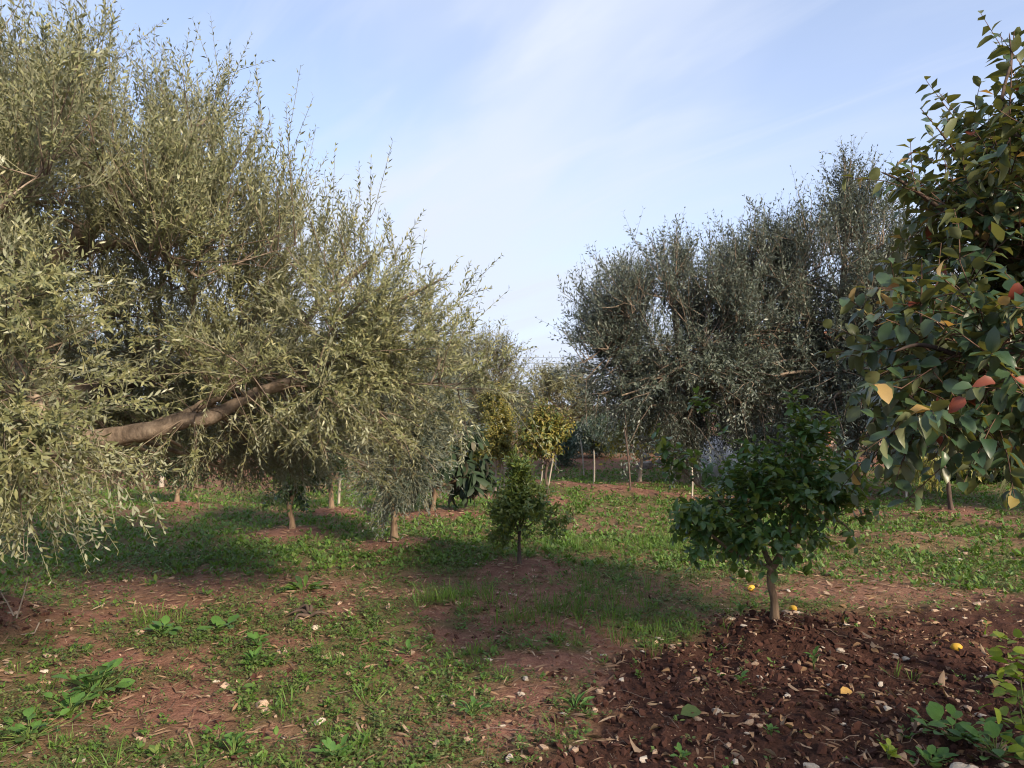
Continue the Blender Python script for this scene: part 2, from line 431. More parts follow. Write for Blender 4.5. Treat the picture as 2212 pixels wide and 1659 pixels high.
M['glass'] = rough_mat('window_glass', (.03, .035, .04), (.05, .055, .06), 2, .08, 0)
M['cable'] = rough_mat('cable', (.03, .03, .03), (.05, .05, .05), 5, .6, 0)

def soil_mat():
    m, ns, ln = new_mat('red_soil')
    out = nd(ns, 'ShaderNodeOutputMaterial'); bs = nd(ns, 'ShaderNodeBsdfPrincipled', Roughness=1.0)
    bs.inputs['Specular IOR Level'].default_value = .08
    tc = nd(ns, 'ShaderNodeTexCoord')
    def noise(s, d=5, r=.6):
        n = nd(ns, 'ShaderNodeTexNoise', Scale=s, Detail=d, Roughness=r); ln.new(tc.outputs['Object'], n.inputs['Vector']); return n.outputs[0]
    def ramp(src, a, b, lo=.35, hi=.65, mid=None):
        c = nd(ns, 'ShaderNodeValToRGB'); c.color_ramp.elements[0].position = lo; c.color_ramp.elements[1].position = hi
        c.color_ramp.elements[0].color = rgba(a); c.color_ramp.elements[1].color = rgba(b); ln.new(src, c.inputs[0]); return c.outputs[0]
    def mix(f, a, b):
        x = nd(ns, 'ShaderNodeMixRGB')
        if isinstance(f, (int, float)): x.inputs[0].default_value = f
        else: ln.new(f, x.inputs[0])
        ln.new(a, x.inputs[1]); ln.new(b, x.inputs[2]); return x.outputs[0]
    n_big, n_mid, n_fine = noise(1.1), noise(9, 6), noise(70, 4)
    dry = mix(.5, ramp(n_mid, (.13, .058, .041), (.285, .145, .104)), ramp(n_fine, (.10, .047, .034), (.285, .155, .114)))
    moist = mix(.5, ramp(n_mid, (.036, .017, .013), (.085, .040, .029)), ramp(n_fine, (.03, .014, .011), (.095, .047, .035)))
    at = nd(ns, 'ShaderNodeAttribute', attribute_name='tilled'); ac = nd(ns, 'ShaderNodeAttribute', attribute_name='cover')
    soil = mix(at.outputs['Fac'], dry, moist)
    # crumbs of pale stone and litter
    vor = nd(ns, 'ShaderNodeTexVoronoi', Scale=38.0); ln.new(tc.outputs['Object'], vor.inputs['Vector'])
    lt = nd(ns, 'ShaderNodeMath', operation='LESS_THAN'); lt.inputs[1].default_value = .13; ln.new(vor.outputs['Distance'], lt.inputs[0])
    gt = nd(ns, 'ShaderNodeMath', operation='GREATER_THAN'); gt.inputs[1].default_value = .52; ln.new(noise(4.5), gt.inputs[0])
    mu = nd(ns, 'ShaderNodeMath', operation='MULTIPLY'); ln.new(lt.outputs[0], mu.inputs[0]); ln.new(gt.outputs[0], mu.inputs[1])
    rgb = nd(ns, 'ShaderNodeRGB'); rgb.outputs[0].default_value = (.30, .20, .14, 1)
    soil = mix(mu.outputs[0], soil, rgb.outputs[0])
    green = mix(.5, ramp(n_mid, (.06, .075, .028), (.135, .135, .05)), ramp(n_fine, (.05, .06, .025), (.14, .14, .055)))
    cm = nd(ns, 'ShaderNodeMath', operation='MULTIPLY'); cm.inputs[1].default_value = .72; ln.new(ac.outputs['Fac'], cm.inputs[0])
    col = mix(cm.outputs[0], soil, green)
    ln.new(col, bs.inputs['Base Color'])
    b1 = nd(ns, 'ShaderNodeBump', Strength=.8, Distance=.03); ln.new(n_mid, b1.inputs['Height'])
    b2 = nd(ns, 'ShaderNodeBump', Strength=.9, Distance=.012); ln.new(n_fine, b2.inputs['Height']); ln.new(b1.outputs[0], b2.inputs['Normal'])
    ln.new(b2.outputs[0], bs.inputs['Normal']); ln.new(bs.outputs[0], out.inputs[0])
    return m
M['soil'] = soil_mat()

# ------------------------------------------------------------------ the ground: one sheet out to the horizon
def build_ground():
    th = np.radians(np.concatenate([np.linspace(-180, -40, 30)[:-1], np.linspace(-40, 40, 370), np.linspace(40, 180, 30)[1:-1]]))
    r = np.concatenate([np.geomspace(.02, 2.4, 14)[:-1], np.geomspace(2.4, 30, 235), np.geomspace(30, 2500, 30)[1:]])
    nt, nr = len(th), len(r)
    x = (r[:, None] * np.sin(th)[None, :]).ravel(); y = (r[:, None] * np.cos(th)[None, :]).ravel()
    z = H(x, y)
    i = np.arange(nr - 1)[:, None] * nt; j = np.arange(nt)[None, :]; j2 = (j + 1) % nt
    F = np.stack([i + j, i + nt + j, i + nt + j2, i + j2], -1).reshape(-1, 4)[:, ::-1]
    o = mesh_obj('ground', [(np.stack([x, y, z], -1), F)], M['soil'])
    tag(o, kind='structure')
    for nm, val in (('tilled', tilled(x, y)), ('cover', cover(x, y))):
        a = o.data.attributes.new(nm, 'FLOAT', 'POINT'); a.data.foreach_set('value', val.astype(np.float32))
build_ground()

# ------------------------------------------------------------------ leaves
def tmpl_lance():
    v = np.array([[0, 0, 0], [-.5, .32, .03], [.5, .32, .03], [-.42, .7, .0], [.42, .7, .0], [0, 1, -.07]])
    return v, np.array([[0, 2, 1], [1, 2, 4], [1, 4, 3], [3, 4, 5]])
def tmpl_diamond():
    v = np.array([[0, 0, 0], [-.5, .45, .04], [.5, .45, .04], [0, 1, -.05]])
    return v, np.array([[0, 2, 1], [1, 2, 3]])
def tmpl_broad(hw=(.34, .5, .36), fold=.10, curl=.22, wave=0.0, seed=0):
    r_ = np.random.default_rng(seed)
    ys = [.18, .48, .80]
    v = [[0, 0, 0]]
    for y, w in zip(ys, hw):
        a = wave * r_.uniform(-1, 1); b = wave * r_.uniform(-1, 1)
        z = -curl * y * y
        v += [[-w, y, z + fold * w * 2 * .5 + a], [0, y + .03, z], [w, y, z + fold * w * 2 * .5 + b]]
    v += [[0, 1.0, -curl]]
    f = [[0, 2, 1], [0, 3, 2]]
    for k in (0, 1):
        a = 1 + 3 * k; b = a + 3
        f += [[a, a + 1, b + 1], [a, b + 1, b], [a + 1, a + 2, b + 2], [a + 1, b + 2, b + 1]]
    f += [[7, 8, 10], [8, 9, 10]]
    return np.array(v, float), np.array(f)
T_LANCE, T_DIA = tmpl_lance(), tmpl_diamond()
T_OVATE = tmpl_broad((.36, .5, .33), .12, .20)
T_LONG = tmpl_broad((.30, .5, .40), .12, .30)
T_MED = (np.array([[0, 0, 0], [-.46, .36, .06], [.46, .36, .06], [0, .5, -.06], [0, 1, -.22]]), np.array([[0, 3, 1], [0, 2, 3], [1, 3, 4], [3, 2, 4]]))
def leaves_chunk(p, d, n, l, w, tm, mat=0):
    d = nrm(d); x = nrm(np.cross(d, n)); n = np.cross(x, d)
    tv, tf = tm
    V = (p[:, None, :] + x[:, None, :] * (w[:, None] * tv[None, :, 0])[..., None] + d[:, None, :] * (l[:, None] * tv[None, :, 1])[..., None]
         + n[:, None, :] * (l[:, None] * tv[None, :, 2])[..., None])
    F = (tf[None] + (np.arange(len(p)) * len(tv))[:, None, None]).reshape(-1, 3)
    return V.reshape(-1, 3), F, mat
def leaf_matrix(p, d, n, l, w):
    d = d / np.linalg.norm(d); x = np.cross(d, n); x /= np.linalg.norm(x); n = np.cross(x, d)
    return Matrix(((x[0] * w, d[0] * l, n[0] * l, p[0]), (x[1] * w, d[1] * l, n[1] * l, p[1]), (x[2] * w, d[2] * l, n[2] * l, p[2]), (0, 0, 0, 1)))
def sprig_points(p, d, L, bend, t):
    """p,d,bend (S,3); L (S,), t (K,) -> (S,K,3) and tangents"""
    q = p[:, None] + L[:, None, None] * (t[None, :, None] * d[:, None] + (t ** 2)[None, :, None] * bend[:, None])
    tg = nrm(d[:, None] + 2 * t[None, :, None] * bend[:, None])
    return q, tg
def sprig_leaves(r, p, d, L, bend, K, ll, lw, spread=.85, nup=0.0, droop=0.0, alternate=False, t0=.12, jit=.25):
    t = np.linspace(t0, 1.0, K)
    q, tg = sprig_points(p, d, L, bend, t)
    S = len(p)
    a = nrm(np.cross(tg, r.normal(size=(S, 1, 3)))); b = np.cross(tg, a)
    m = 1 if alternate else 2
    res = []
    ph0 = r.uniform(0, 6.28, (S, 1))
    for k in range(m):
        ph = ph0 + np.arange(K)[None, :] * (2.4 if alternate else math.pi / 2) + k * math.pi + r.normal(0, .25, (S, K))
        side = a * np.cos(ph)[..., None] + b * np.sin(ph)[..., None]
        dd = tg * (1 - spread * .6) + side * spread + r.normal(0, jit, (S, K, 3)) + np.array([0, 0, -droop])
        dd = nrm(dd)
        nn = tg * (1 - nup) + np.array([0, 0, 1.]) * nup + r.normal(0, .25, (S, K, 3))
        sc_ = r.uniform(.72, 1.15, (S, K)) * (1 - .35 * np.maximum(0, t - .75) / .25 * .7)[None, :]
        res.append((q.reshape(-1, 3), dd.reshape(-1, 3), nn.reshape(-1, 3), (ll * sc_).ravel(), (lw * sc_ * r.uniform(.8, 1.15, (S, K))).ravel()))
    return [np.concatenate(z) for z in zip(*res)]

def ell_points(r, ells, n, shell=(.6, 1.0), mind=.2):
    vol = np.array([e[1][0] * e[1][1] * e[1][2] * (e[2] if len(e) > 2 else 1) for e in ells]); vol = vol ** .8; vol /= vol.sum()
    out = []; tries = 0
    while len(out) < n and tries < n * 60:
        tries += 1
        e = ells[r.choice(len(ells), p=vol)]
        u = r.normal(size=3); u /= np.linalg.norm(u)
        rad = (shell[0] ** 3 + (shell[1] ** 3 - shell[0] ** 3) * r.random()) ** (1 / 3)
        c = np.array(e[0]) + u * rad * np.array(e[1])
        if c[2] < .25: continue
        md = mind * (1 - .6 * tries / (n * 60))
        if out and np.min(np.linalg.norm(np.array(out) - c, axis=1)) < md: continue
        out.append(c)
    return np.array(out)

def grow(seed, limbs, ells, ncl, subs=6, sub_len=.55, sprs=8, spr_len=.34, K=11, ll=.06, lw=.013, shell=(.55, 1.0), mind=.2, upz=(0.0, 1.0),
         up=(-.35, .9), spread=.85, nup=0.0, droop=0.0, alternate=False, centre=None, r0=.016, bendz=(-.35, .15), twig_r=.0022, subsides=3, jit=.25, shrink=.5, srand=.62, tp=3, sp_=(4, 3), zmin=None, clear=None):
    """limbs: list of (points, radii). Returns dict of branch chunk, twig chunk and leaf arrays"""
    r = np.random.default_rng(seed)
    reach = shrink * (sub_len + spr_len)
    ells = [(e[0], tuple(max(q - reach, .38 * q) for q in e[1])) + tuple(e[2:]) for e in ells]
    C = ell_points(r, ells, ncl, shell, mind)
    ncl = len(C)
    LP, LR = [], []
    for pts, rad in limbs:
        s = spline(pts, 20); LP.append(s[4:]); LR.append(np.interp(np.linspace(0, 1, 20), np.linspace(0, 1, len(rad)), rad)[4:])
    LP = np.concatenate(LP); LR = np.concatenate(LR)
    if centre is None: centre = np.mean(C, axis=0)
    dist = np.linalg.norm(C[:, None] - LP[None], axis=2) + np.maximum(0, LP[None, :, 2] - C[:, None, 2] + .1) * .6
    k = dist.argmin(1)
    A = LP[k]
    mid = (A + C) / 2 + r.normal(0, .07, C.shape) * np.linalg.norm(C - A, axis=1)[:, None] + np.array([0, 0, .06]) * np.linalg.norm(C - A, axis=1)[:, None]
    t = np.linspace(0, 1, 8)[None, :, None]
    BP = A[:, None] * (1 - t) ** 2 + 2 * mid[:, None] * t * (1 - t) + C[:, None] * t ** 2
    br0 = np.minimum(np.maximum(r0 * np.linalg.norm(C - A, axis=1) / .8, r0 * .45), np.minimum(LR[k] * .8, r0 * 1.8))
    BR = br0[:, None] * np.linspace(1, .3, 8)[None]
    branch = tubes(BP, BR, 6)
    # sub-branches
    ci = np.repeat(np.arange(ncl), subs)
    S = len(ci)
    ts = r.uniform(.35, 1.0, S); ts[::subs] = 1.0
    f = ts * 7; i0 = np.minimum(f.astype(int), 6); fr = (f - i0)[:, None]
    sp = BP[ci, i0] * (1 - fr) + BP[ci, i0 + 1] * fr
    outw = nrm(C - centre)[ci]
    relz = np.clip((sp[:, 2] - upz[0]) / (upz[1] - upz[0]), 0, 1)
    upb = up[0] + (up[1] - up[0]) * relz
    sd = nrm(outw * .75 + r.normal(0, srand, (S, 3)) + np.stack([0 * upb, 0 * upb, upb], -1))
    sl = sub_len * r.uniform(.6, 1.25, S)
    sb = np.stack([r.normal(0, .12, S), r.normal(0, .12, S), bendz[0] + (bendz[1] - bendz[0]) * relz], -1)
    q, _ = sprig_points(sp, sd, sl, sb, np.linspace(0, 1, sp_[0]))
    oks = np.ones(S, bool) if zmin is None else q[:, :, 2].min(1) > zmin(q[:, -1])
    subt = tubes(q[oks], np.linspace(1, .45, sp_[0])[None] * (r0 * .33) * np.ones((int(oks.sum()), 1)), sp_[1])
    # sprigs
    si = np.repeat(np.arange(S), sprs)
    N = len(si)
    t2 = r.uniform(.12, 1.0, N); t2[::sprs] = 1.0
    pp = sp[si] + sl[si, None] * (t2[:, None] * sd[si] + (t2 ** 2)[:, None] * sb[si])
    tg = nrm(sd[si] + 2 * t2[:, None] * sb[si])
    rz = np.clip((pp[:, 2] - upz[0]) / (upz[1] - upz[0]), 0, 1)
    ub = (up[0] + (up[1] - up[0]) * rz) * .7
    dd = nrm(tg * .85 + r.normal(0, .5, (N, 3)) + np.stack([0 * ub, 0 * ub, ub], -1))
    Ls = spr_len * r.uniform(.55, 1.3, N) * np.where(r.random(N) < .12, 1.35, 1.0)
    bd = np.stack([r.normal(0, .15, N), r.normal(0, .15, N), bendz[0] + (bendz[1] - bendz[0]) * rz + r.normal(0, .12, N)], -1)
    q2, _ = sprig_points(pp, dd, Ls, bd, np.linspace(0, 1, tp))
    if zmin is not None:
        kp = (q2[:, :, 2].min(1) > zmin(q2[:, -1])) & oks[si]
        pp, dd, Ls, bd, q2 = pp[kp], dd[kp], Ls[kp], bd[kp], q2[kp]; N = len(pp)
    if clear is not None:                         # no shoots hang right in front of this bare limb
        cu, cv, _ = project(np.array(clear)); qu, qv, qf = project(q2.mean(1)); eu, ev, _ = project(q2[:, -1])
        lim = np.interp(qu, cu, cv); lim2 = np.interp(eu, cu, cv)
        hit = ((qu > cu[0]) & (qu < cu[-1]) & (np.abs(qv - lim) < 34)) | ((eu > cu[0]) & (eu < cu[-1]) & (np.abs(ev - lim2) < 30))
        kp = ~(hit & (qf < 5.2)); pp, dd, Ls, bd, q2 = pp[kp], dd[kp], Ls[kp], bd[kp], q2[kp]; N = len(pp)
    tw = tubes(q2, np.linspace(1, .5, tp)[None] * twig_r * np.ones((N, 1)), subsides)
    lv = sprig_leaves(r, pp, dd, Ls, bd, K, ll, lw, spread, nup, droop, alternate, jit=jit)
    return dict(branch=[branch, subt], twig=[tw], leaves=lv, r=r)

LEAF_MESH = {}
def leaf_mesh(key, tm, mat):
    if key not in LEAF_MESH: LEAF_MESH[key] = make_mesh('leaf', [(tm[0], tm[1])], [mat])
    return LEAF_MESH[key]
def front_leaves(lv, n, cell=9.0, pick=None):
    """indices of the leaves that show largest: nearest one in every small patch of the view"""
    p = lv[0] + nrm(lv[1]) * lv[3][:, None] * .5
    u, v, f = project(p)
    ok = (u > 0) & (u < 2212) & (v > 0) & (v < 1659) & (f > .5)
    idx = np.where(ok)[0]
    if len(idx) == 0: return idx
    key = (u[idx] // cell).astype(int) * 100000 + (v[idx] // cell).astype(int)
    o = np.argsort(f[idx]); idx, key = idx[o], key[o]
    _, first = np.unique(key, return_index=True)
    idx = idx[np.sort(first)]
    d = nrm(lv[1][idx]); x = nrm(np.cross(d, lv[2][idx])); nn = np.cross(x, d)
    view = nrm(p[idx] - np.array([0, 0, CAM_H]))
    size = lv[3][idx] * lv[4][idx] / f[idx] ** 2 * (.15 + np.abs(np.sum(nn * view, 1)))
    return idx[np.argsort(-size)[:n]]
def place_leaves(root, base, lv, idx, key, tms, mat, name='leaf'):
    r = np.random.default_rng(len(idx) + 5)
    for i in idx:
        k = int(r.integers(len(tms)))
        o = bpy.data.objects.new(name, leaf_mesh((key, k), tms[k], mat))
        o.matrix_basis = leaf_matrix(lv[0][i] - base, lv[1][i], lv[2][i], lv[3][i], lv[4][i])
        link(o, root)
def sub(lv, m): return [a[m] for a in lv]
def tree_thing(name, base_xy, label, cat='tree', group=None, z=None):
    b = np.array([base_xy[0], base_xy[1], float(H(base_xy[0], base_xy[1])) if z is None else z])
    o = empty(name, tuple(b)); tag(o, label, cat, group)
    return o, b
def crown_part(root, base, lv, tm, mat, name='crown'):
    o = mesh_obj(name, [leaves_chunk(*lv, tm)], mat, root, base)
    return o

# ------------------------------------------------------------------ trees
def finish_tree(root, base, trunk, limbs, g, leaf_tm, leaf_m, bark, twig_m, seed=1, rough=.14, flare=.5, n_leaf=0, cell=9.0, ind_tms=None, ind_mat=None, key=None,
                trunk_sides=16, limb_name='limb'):
    """trunk and limbs: (points, radii); g: result of grow"""
    mesh_obj('trunk', [bark_tube(trunk[0], trunk[1], 26, trunk_sides, rough, seed, flare)], bark, root, base)
    for k, (pt, rd) in enumerate(limbs):
        mesh_obj(limb_name, [bark_tube(pt, rd, 40 if rough > .18 else 26, 12, rough * 1.9, seed + k + 1)], bark, root, base)
    tag(mesh_obj('branches', g['branch'], bark, root, base), kind='stuff')
    tag(mesh_obj('twigs', g['twig'], twig_m, root, base), kind='stuff')
    lv = g['leaves']
    if n_leaf:
        idx = front_leaves(lv, n_leaf, cell)
        place_leaves(root, base, lv, idx, key, ind_tms, ind_mat)
        m = np.ones(len(lv[0]), bool); m[idx] = False
        lv = sub(lv, m)
    if leaf_tm is T_LANCE:                       # the far side of the crown gets plainer leaves
        nr = (lv[0][:, 1] < 4.0) & (lv[0][:, 0] > -3.0)
        tag(mesh_obj('crown', [leaves_chunk(*sub(lv, nr), T_LANCE), leaves_chunk(*sub(lv, ~nr), T_DIA)], leaf_m, root, base), kind='stuff')
    else: tag(crown_part(root, base, lv, leaf_tm, leaf_m), kind='stuff')

def big_olive():
    root, b = tree_thing('olive_tree', BIG_OLIVE, 'large sunlit olive tree with long leaning limb, filling the whole left side', 'tree')
    a = np.array
    trunk = ([b + a([-.1, 0, -.15]), b + a([-.05, 0, .25]), b + a([.05, -.05, .7]), b + a([.2, -.1, 1.05]), b + a([.35, -.15, 1.35])], [.42, .34, .27, .24, .20])
    top = trunk[0][-1]
    limbs = [
        ([b + a([.15, -.1, .95]), P(150, 962, 5.1), P(290, 940, 5.0), P(400, 908, 4.95), P(470, 892, 4.95), P(550, 853, 5.0), P(650, 826, 5.05), P(760, 840, 5.1)], [.11, .062, .054, .048, .042, .035, .030, .010]),
        ([P(370, 918, 4.97), P(430, 880, 5.1), P(500, 832, 5.25), P(600, 770, 5.4), P(700, 650, 5.5), P(800, 560, 5.5)], [.04, .036, .032, .028, .022, .01]),
        ([P(620, 833, 5.05), P(740, 760, 5.0), P(850, 660, 4.9), P(960, 600, 4.8)], [.026, .022, .016, .006]),
        ([top - a([.1, 0, .15]), P(60, 680, 5.2), P(110, 575, 5.15), P(200, 490, 5.05), P(330, 380, 5.0), P(450, 250, 5.0)], [.15, .10, .07, .05, .03, .01]),
        ([P(110, 575, 5.15), P(230, 530, 4.9), P(330, 540, 4.7), P(430, 600, 4.55)], [.034, .028, .02, .008]),
        ([top - a([.15, 0, .1]), P(10, 500, 5.3), P(60, 330, 5.4), P(150, 150, 5.4)], [.12, .08, .045, .012]),
        ([top, P(-60, 620, 4.5), P(-20, 500, 3.9), P(30, 420, 3.6)], [.08, .05, .03, .012]),
        ([top - a([.2, .05, .3]), P(0, 800, 4.4), P(60, 830, 3.7), P(110, 930, 3.45)], [.05, .032, .022, .008]),
        ([top - a([.1, 0, .2]), a([-3.1, 6.2, 1.8]), a([-2.5, 7.0, 1.9]), a([-1.9, 7.3, 1.8])], [.13, .09, .06, .02]),
    ]
    ells = [((-3.3, 5.1, 2.66), (1.62, 1.5, 1.34), 1.7), ((-2.0, 5.0, 2.32), (.74, .8, .88), 1.7), ((-1.38, 4.95, 1.98), (.65, .75, .78), 2.2), ((-.85, 4.95, 1.80), (.56, .65, .74), 2.2), ((-.42, 4.85, 1.85), (.30, .35, .48), 2.4),
            ((-2.36, 3.5, 1.45), (.38, .40, .64), 5.0), ((-2.5, 3.7, 2.3), (.6, .55, .8), 2.4), ((-2.5, 6.7, 1.9), (1.7, .8, .85), 1.0), ((-2.35, 6.1, 1.36), (1.35, .5, .46), 7.0), ((-.95, 5.0, 1.4), (.45, .5, .42), 2.2), ((-.75, 4.9, 1.25), (.3, .4, .25), 2.5)]
    g = grow(3, limbs, ells, 268, subs=8, sub_len=.40, sprs=7, spr_len=.27, K=11, ll=.045, lw=.0115, tp=2, shell=(.3, 1.0), mind=.15, upz=(.9, 2.6), up=(-.5, .95), shrink=.15, srand=.9, clear=[P(u_, v_, 5.0) for u_, v_ in ((235, 948), (290, 940), (400, 908), (470, 892), (550, 853), (640, 828))], zmin=lambda p: np.where(p[:, 1] < 4.3, .82, np.where(p[:, 1] > 5.7, .82, np.where(p[:, 0] > -2.1, 1.14, .98))),
             centre=np.array([-2.6, 5.3, 1.7]), r0=.014, bendz=(-.45, .22), spread=.62, jit=.2)
    finish_tree(root, b, trunk, limbs, g, T_LANCE, M['olive'], M['bark_olive'], M['twig'], seed=4, rough=.2, flare=.75, n_leaf=300, cell=12, ind_tms=[T_LANCE], ind_mat=M['olive'], key='olive')
big_olive()

def mid_olive(name, xy, label, trunk_h, limbs_to, ells, ncl, seed, leafmat, group=None, ll=.075, lw=.017, K=8, subs=6, sprs=6, tm=T_DIA, sub_len=.75, spr_len=.42, r_tr=.2, centre=None, upz=(1.2, 4.0), up=(-.6, .95), mind=.32, z=None, shell=(.5, 1.0), lean=(.1, 0)):
    root, b = tree_thing(name, xy, label, 'tree', group, z)
    a = np.array
    trunk = ([b + a([0, 0, -.15]), b + a([lean[0] * .3, lean[1] * .3, trunk_h * .4]), b + a([lean[0], lean[1], trunk_h])], [r_tr * 1.3, r_tr, r_tr * .85])
    limbs = []
    for t in limbs_to:
        t = a(t); s = trunk[0][-1] - a([0, 0, .1 * trunk_h])
        mid = (s + t) / 2 + a([0, 0, .12 * np.linalg.norm(t - s)]) + np.random.default_rng(seed).normal(0, .1, 3)
        limbs.append(([s, mid, t], [r_tr * .62, r_tr * .36, r_tr * .1]))
    g = grow(seed, limbs, ells, ncl, subs=subs, sub_len=sub_len, sprs=sprs, spr_len=spr_len, K=K, ll=ll, lw=lw, shell=shell, mind=mind, upz=upz, up=up, centre=centre,
             r0=.03, bendz=(-.5, .2), spread=.62, jit=.2, twig_r=.0028, shrink=.16, tp=2, sp_=(3, 3), srand=.85)
    finish_tree(root, b, trunk, limbs, g, tm, leafmat, M['bark_olive'], M['twig_grey'], seed=seed, rough=.2, flare=.4)
    return root

Yr = 14.5
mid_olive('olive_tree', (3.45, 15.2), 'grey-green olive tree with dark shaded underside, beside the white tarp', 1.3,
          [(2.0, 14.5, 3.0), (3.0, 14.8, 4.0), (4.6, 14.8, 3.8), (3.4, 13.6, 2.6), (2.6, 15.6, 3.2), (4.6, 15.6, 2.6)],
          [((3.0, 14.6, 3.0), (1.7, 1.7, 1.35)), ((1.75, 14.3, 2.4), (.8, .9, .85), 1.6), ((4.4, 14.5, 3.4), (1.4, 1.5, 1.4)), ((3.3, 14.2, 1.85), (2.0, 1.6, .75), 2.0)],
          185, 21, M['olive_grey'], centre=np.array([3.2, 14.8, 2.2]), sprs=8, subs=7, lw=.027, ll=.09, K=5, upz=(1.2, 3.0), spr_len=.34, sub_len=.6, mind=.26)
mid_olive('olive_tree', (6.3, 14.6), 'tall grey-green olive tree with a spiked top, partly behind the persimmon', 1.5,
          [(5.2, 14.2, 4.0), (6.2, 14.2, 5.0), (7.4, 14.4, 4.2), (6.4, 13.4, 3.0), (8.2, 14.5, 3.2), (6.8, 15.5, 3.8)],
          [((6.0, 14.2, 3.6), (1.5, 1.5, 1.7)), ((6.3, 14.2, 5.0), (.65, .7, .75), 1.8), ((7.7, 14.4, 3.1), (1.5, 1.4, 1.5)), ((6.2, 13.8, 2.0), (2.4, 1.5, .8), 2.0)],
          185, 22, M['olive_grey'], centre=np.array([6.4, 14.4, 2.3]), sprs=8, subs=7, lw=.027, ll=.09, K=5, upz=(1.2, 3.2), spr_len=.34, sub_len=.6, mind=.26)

# the row of olives further back
def zc(x, y): return float(H(x, y))
mid_olive('olive_tree', (-.75, 20.5), 'pale yellowish olive tree behind the golden sapling, open airy crown', 1.0,
          [(-1.2, 20.3, 2.2), (-.3, 20.3, 2.3), (-.8, 20.0, 1.7)],
          [((-.75, 20.3, 2.1), (.95, .9, 1.05)), ((-.25, 20.2, 1.8), (.55, .6, .6), 1.5)], 40, 31, M['olive_far'], ll=.11, lw=.026, K=7, subs=5, sprs=5, r_tr=.12, mind=.3, upz=(.8, 2.4), sub_len=.5, spr_len=.4)
mid_olive('olive_tree', (1.75, 27.5), 'round grey-gold olive tree standing in the gap between the two tall olives', .8,
          [(1.1, 27.2, 1.9), (2.4, 27.2, 2.0), (1.8, 26.9, 1.5)],
          [((1.8, 27.2, 1.3), (1.35, 1.2, 1.15)), ((2.9, 27.3, .9), (1.0, 1.0, .9))], 62, 32, M['olive_far'], ll=.14, lw=.034, K=7, subs=6, sprs=5, r_tr=.14, mind=.34, upz=(.5, 2.0), sub_len=.55, spr_len=.45)
FAR = []
def far_row():
    spots = [(-6.2, 21.5, 1.0), (-10.0, 22.5, 1.15), (-14.5, 24.0, 1.2), (-2.9, 25.0, .95), (4.6, 25.5, .85), (8.5, 24.0, 1.0), (12.5, 23.0, 1.15), (17.0, 25.0, 1.1), (-19, 25, 1.1), (6.2, 33, 1.0), (-1.0, 36, .95)]
    lab = ['dull green olive tree far behind the left citrus trees', 'olive tree behind the bank of bare red soil at left', 'olive tree deep in the left background beyond the bare soil', 'dim olive tree seen through the leaves of the big olive',
           'low olive tree behind the stone rubble', 'olive tree behind the tall spiked olive', 'olive tree in shade behind the right sapling', 'olive tree beyond the persimmon at the right edge',
           'farthest olive tree at the left edge of the picture', 'small distant olive tree behind the rubble wall', 'small distant olive tree behind the airy yellowish olive']
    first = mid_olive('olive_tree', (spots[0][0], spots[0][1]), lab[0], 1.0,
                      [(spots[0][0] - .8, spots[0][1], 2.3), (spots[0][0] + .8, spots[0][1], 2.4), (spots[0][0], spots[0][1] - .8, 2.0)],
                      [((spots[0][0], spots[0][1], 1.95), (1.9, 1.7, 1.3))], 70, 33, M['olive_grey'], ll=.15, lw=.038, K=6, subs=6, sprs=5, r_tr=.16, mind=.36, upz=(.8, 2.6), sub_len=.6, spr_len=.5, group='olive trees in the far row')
    kids = list(first.children)
    for k, (x, y, s) in enumerate(spots[1:]):
        o = first.copy(); link(o); o.location = (x, y, zc(x, y) - .05); o.scale = (s, s, s * (.9 + .1 * (k % 3))); o.rotation_euler = (0, 0, 1.1 * k + .7)
        tag(o, lab[k + 1], 'tree', 'olive trees in the far row')
        for c in kids:
            d = c.copy(); link(d, o)
far_row()

# olives beyond the right edge of the picture: their shade falls on the orchard
mid_olive('olive_tree', (10.6, 8.9), 'dense olive tree standing outside the picture to the right', 1.5,
          [(9.6, 8.9, 4.2), (11.6, 8.9, 4.4), (10.6, 8.3, 4.8), (10.4, 9.9, 3.6)],
          [((10.6, 8.9, 4.0), (2.1, 2.1, 2.1)), ((9.6, 9.6, 3.3), (1.3, 1.6, 1.4))], 70, 41, M['olive_grey'], ll=.18, lw=.07, K=5, subs=5, sprs=5, mind=.4)

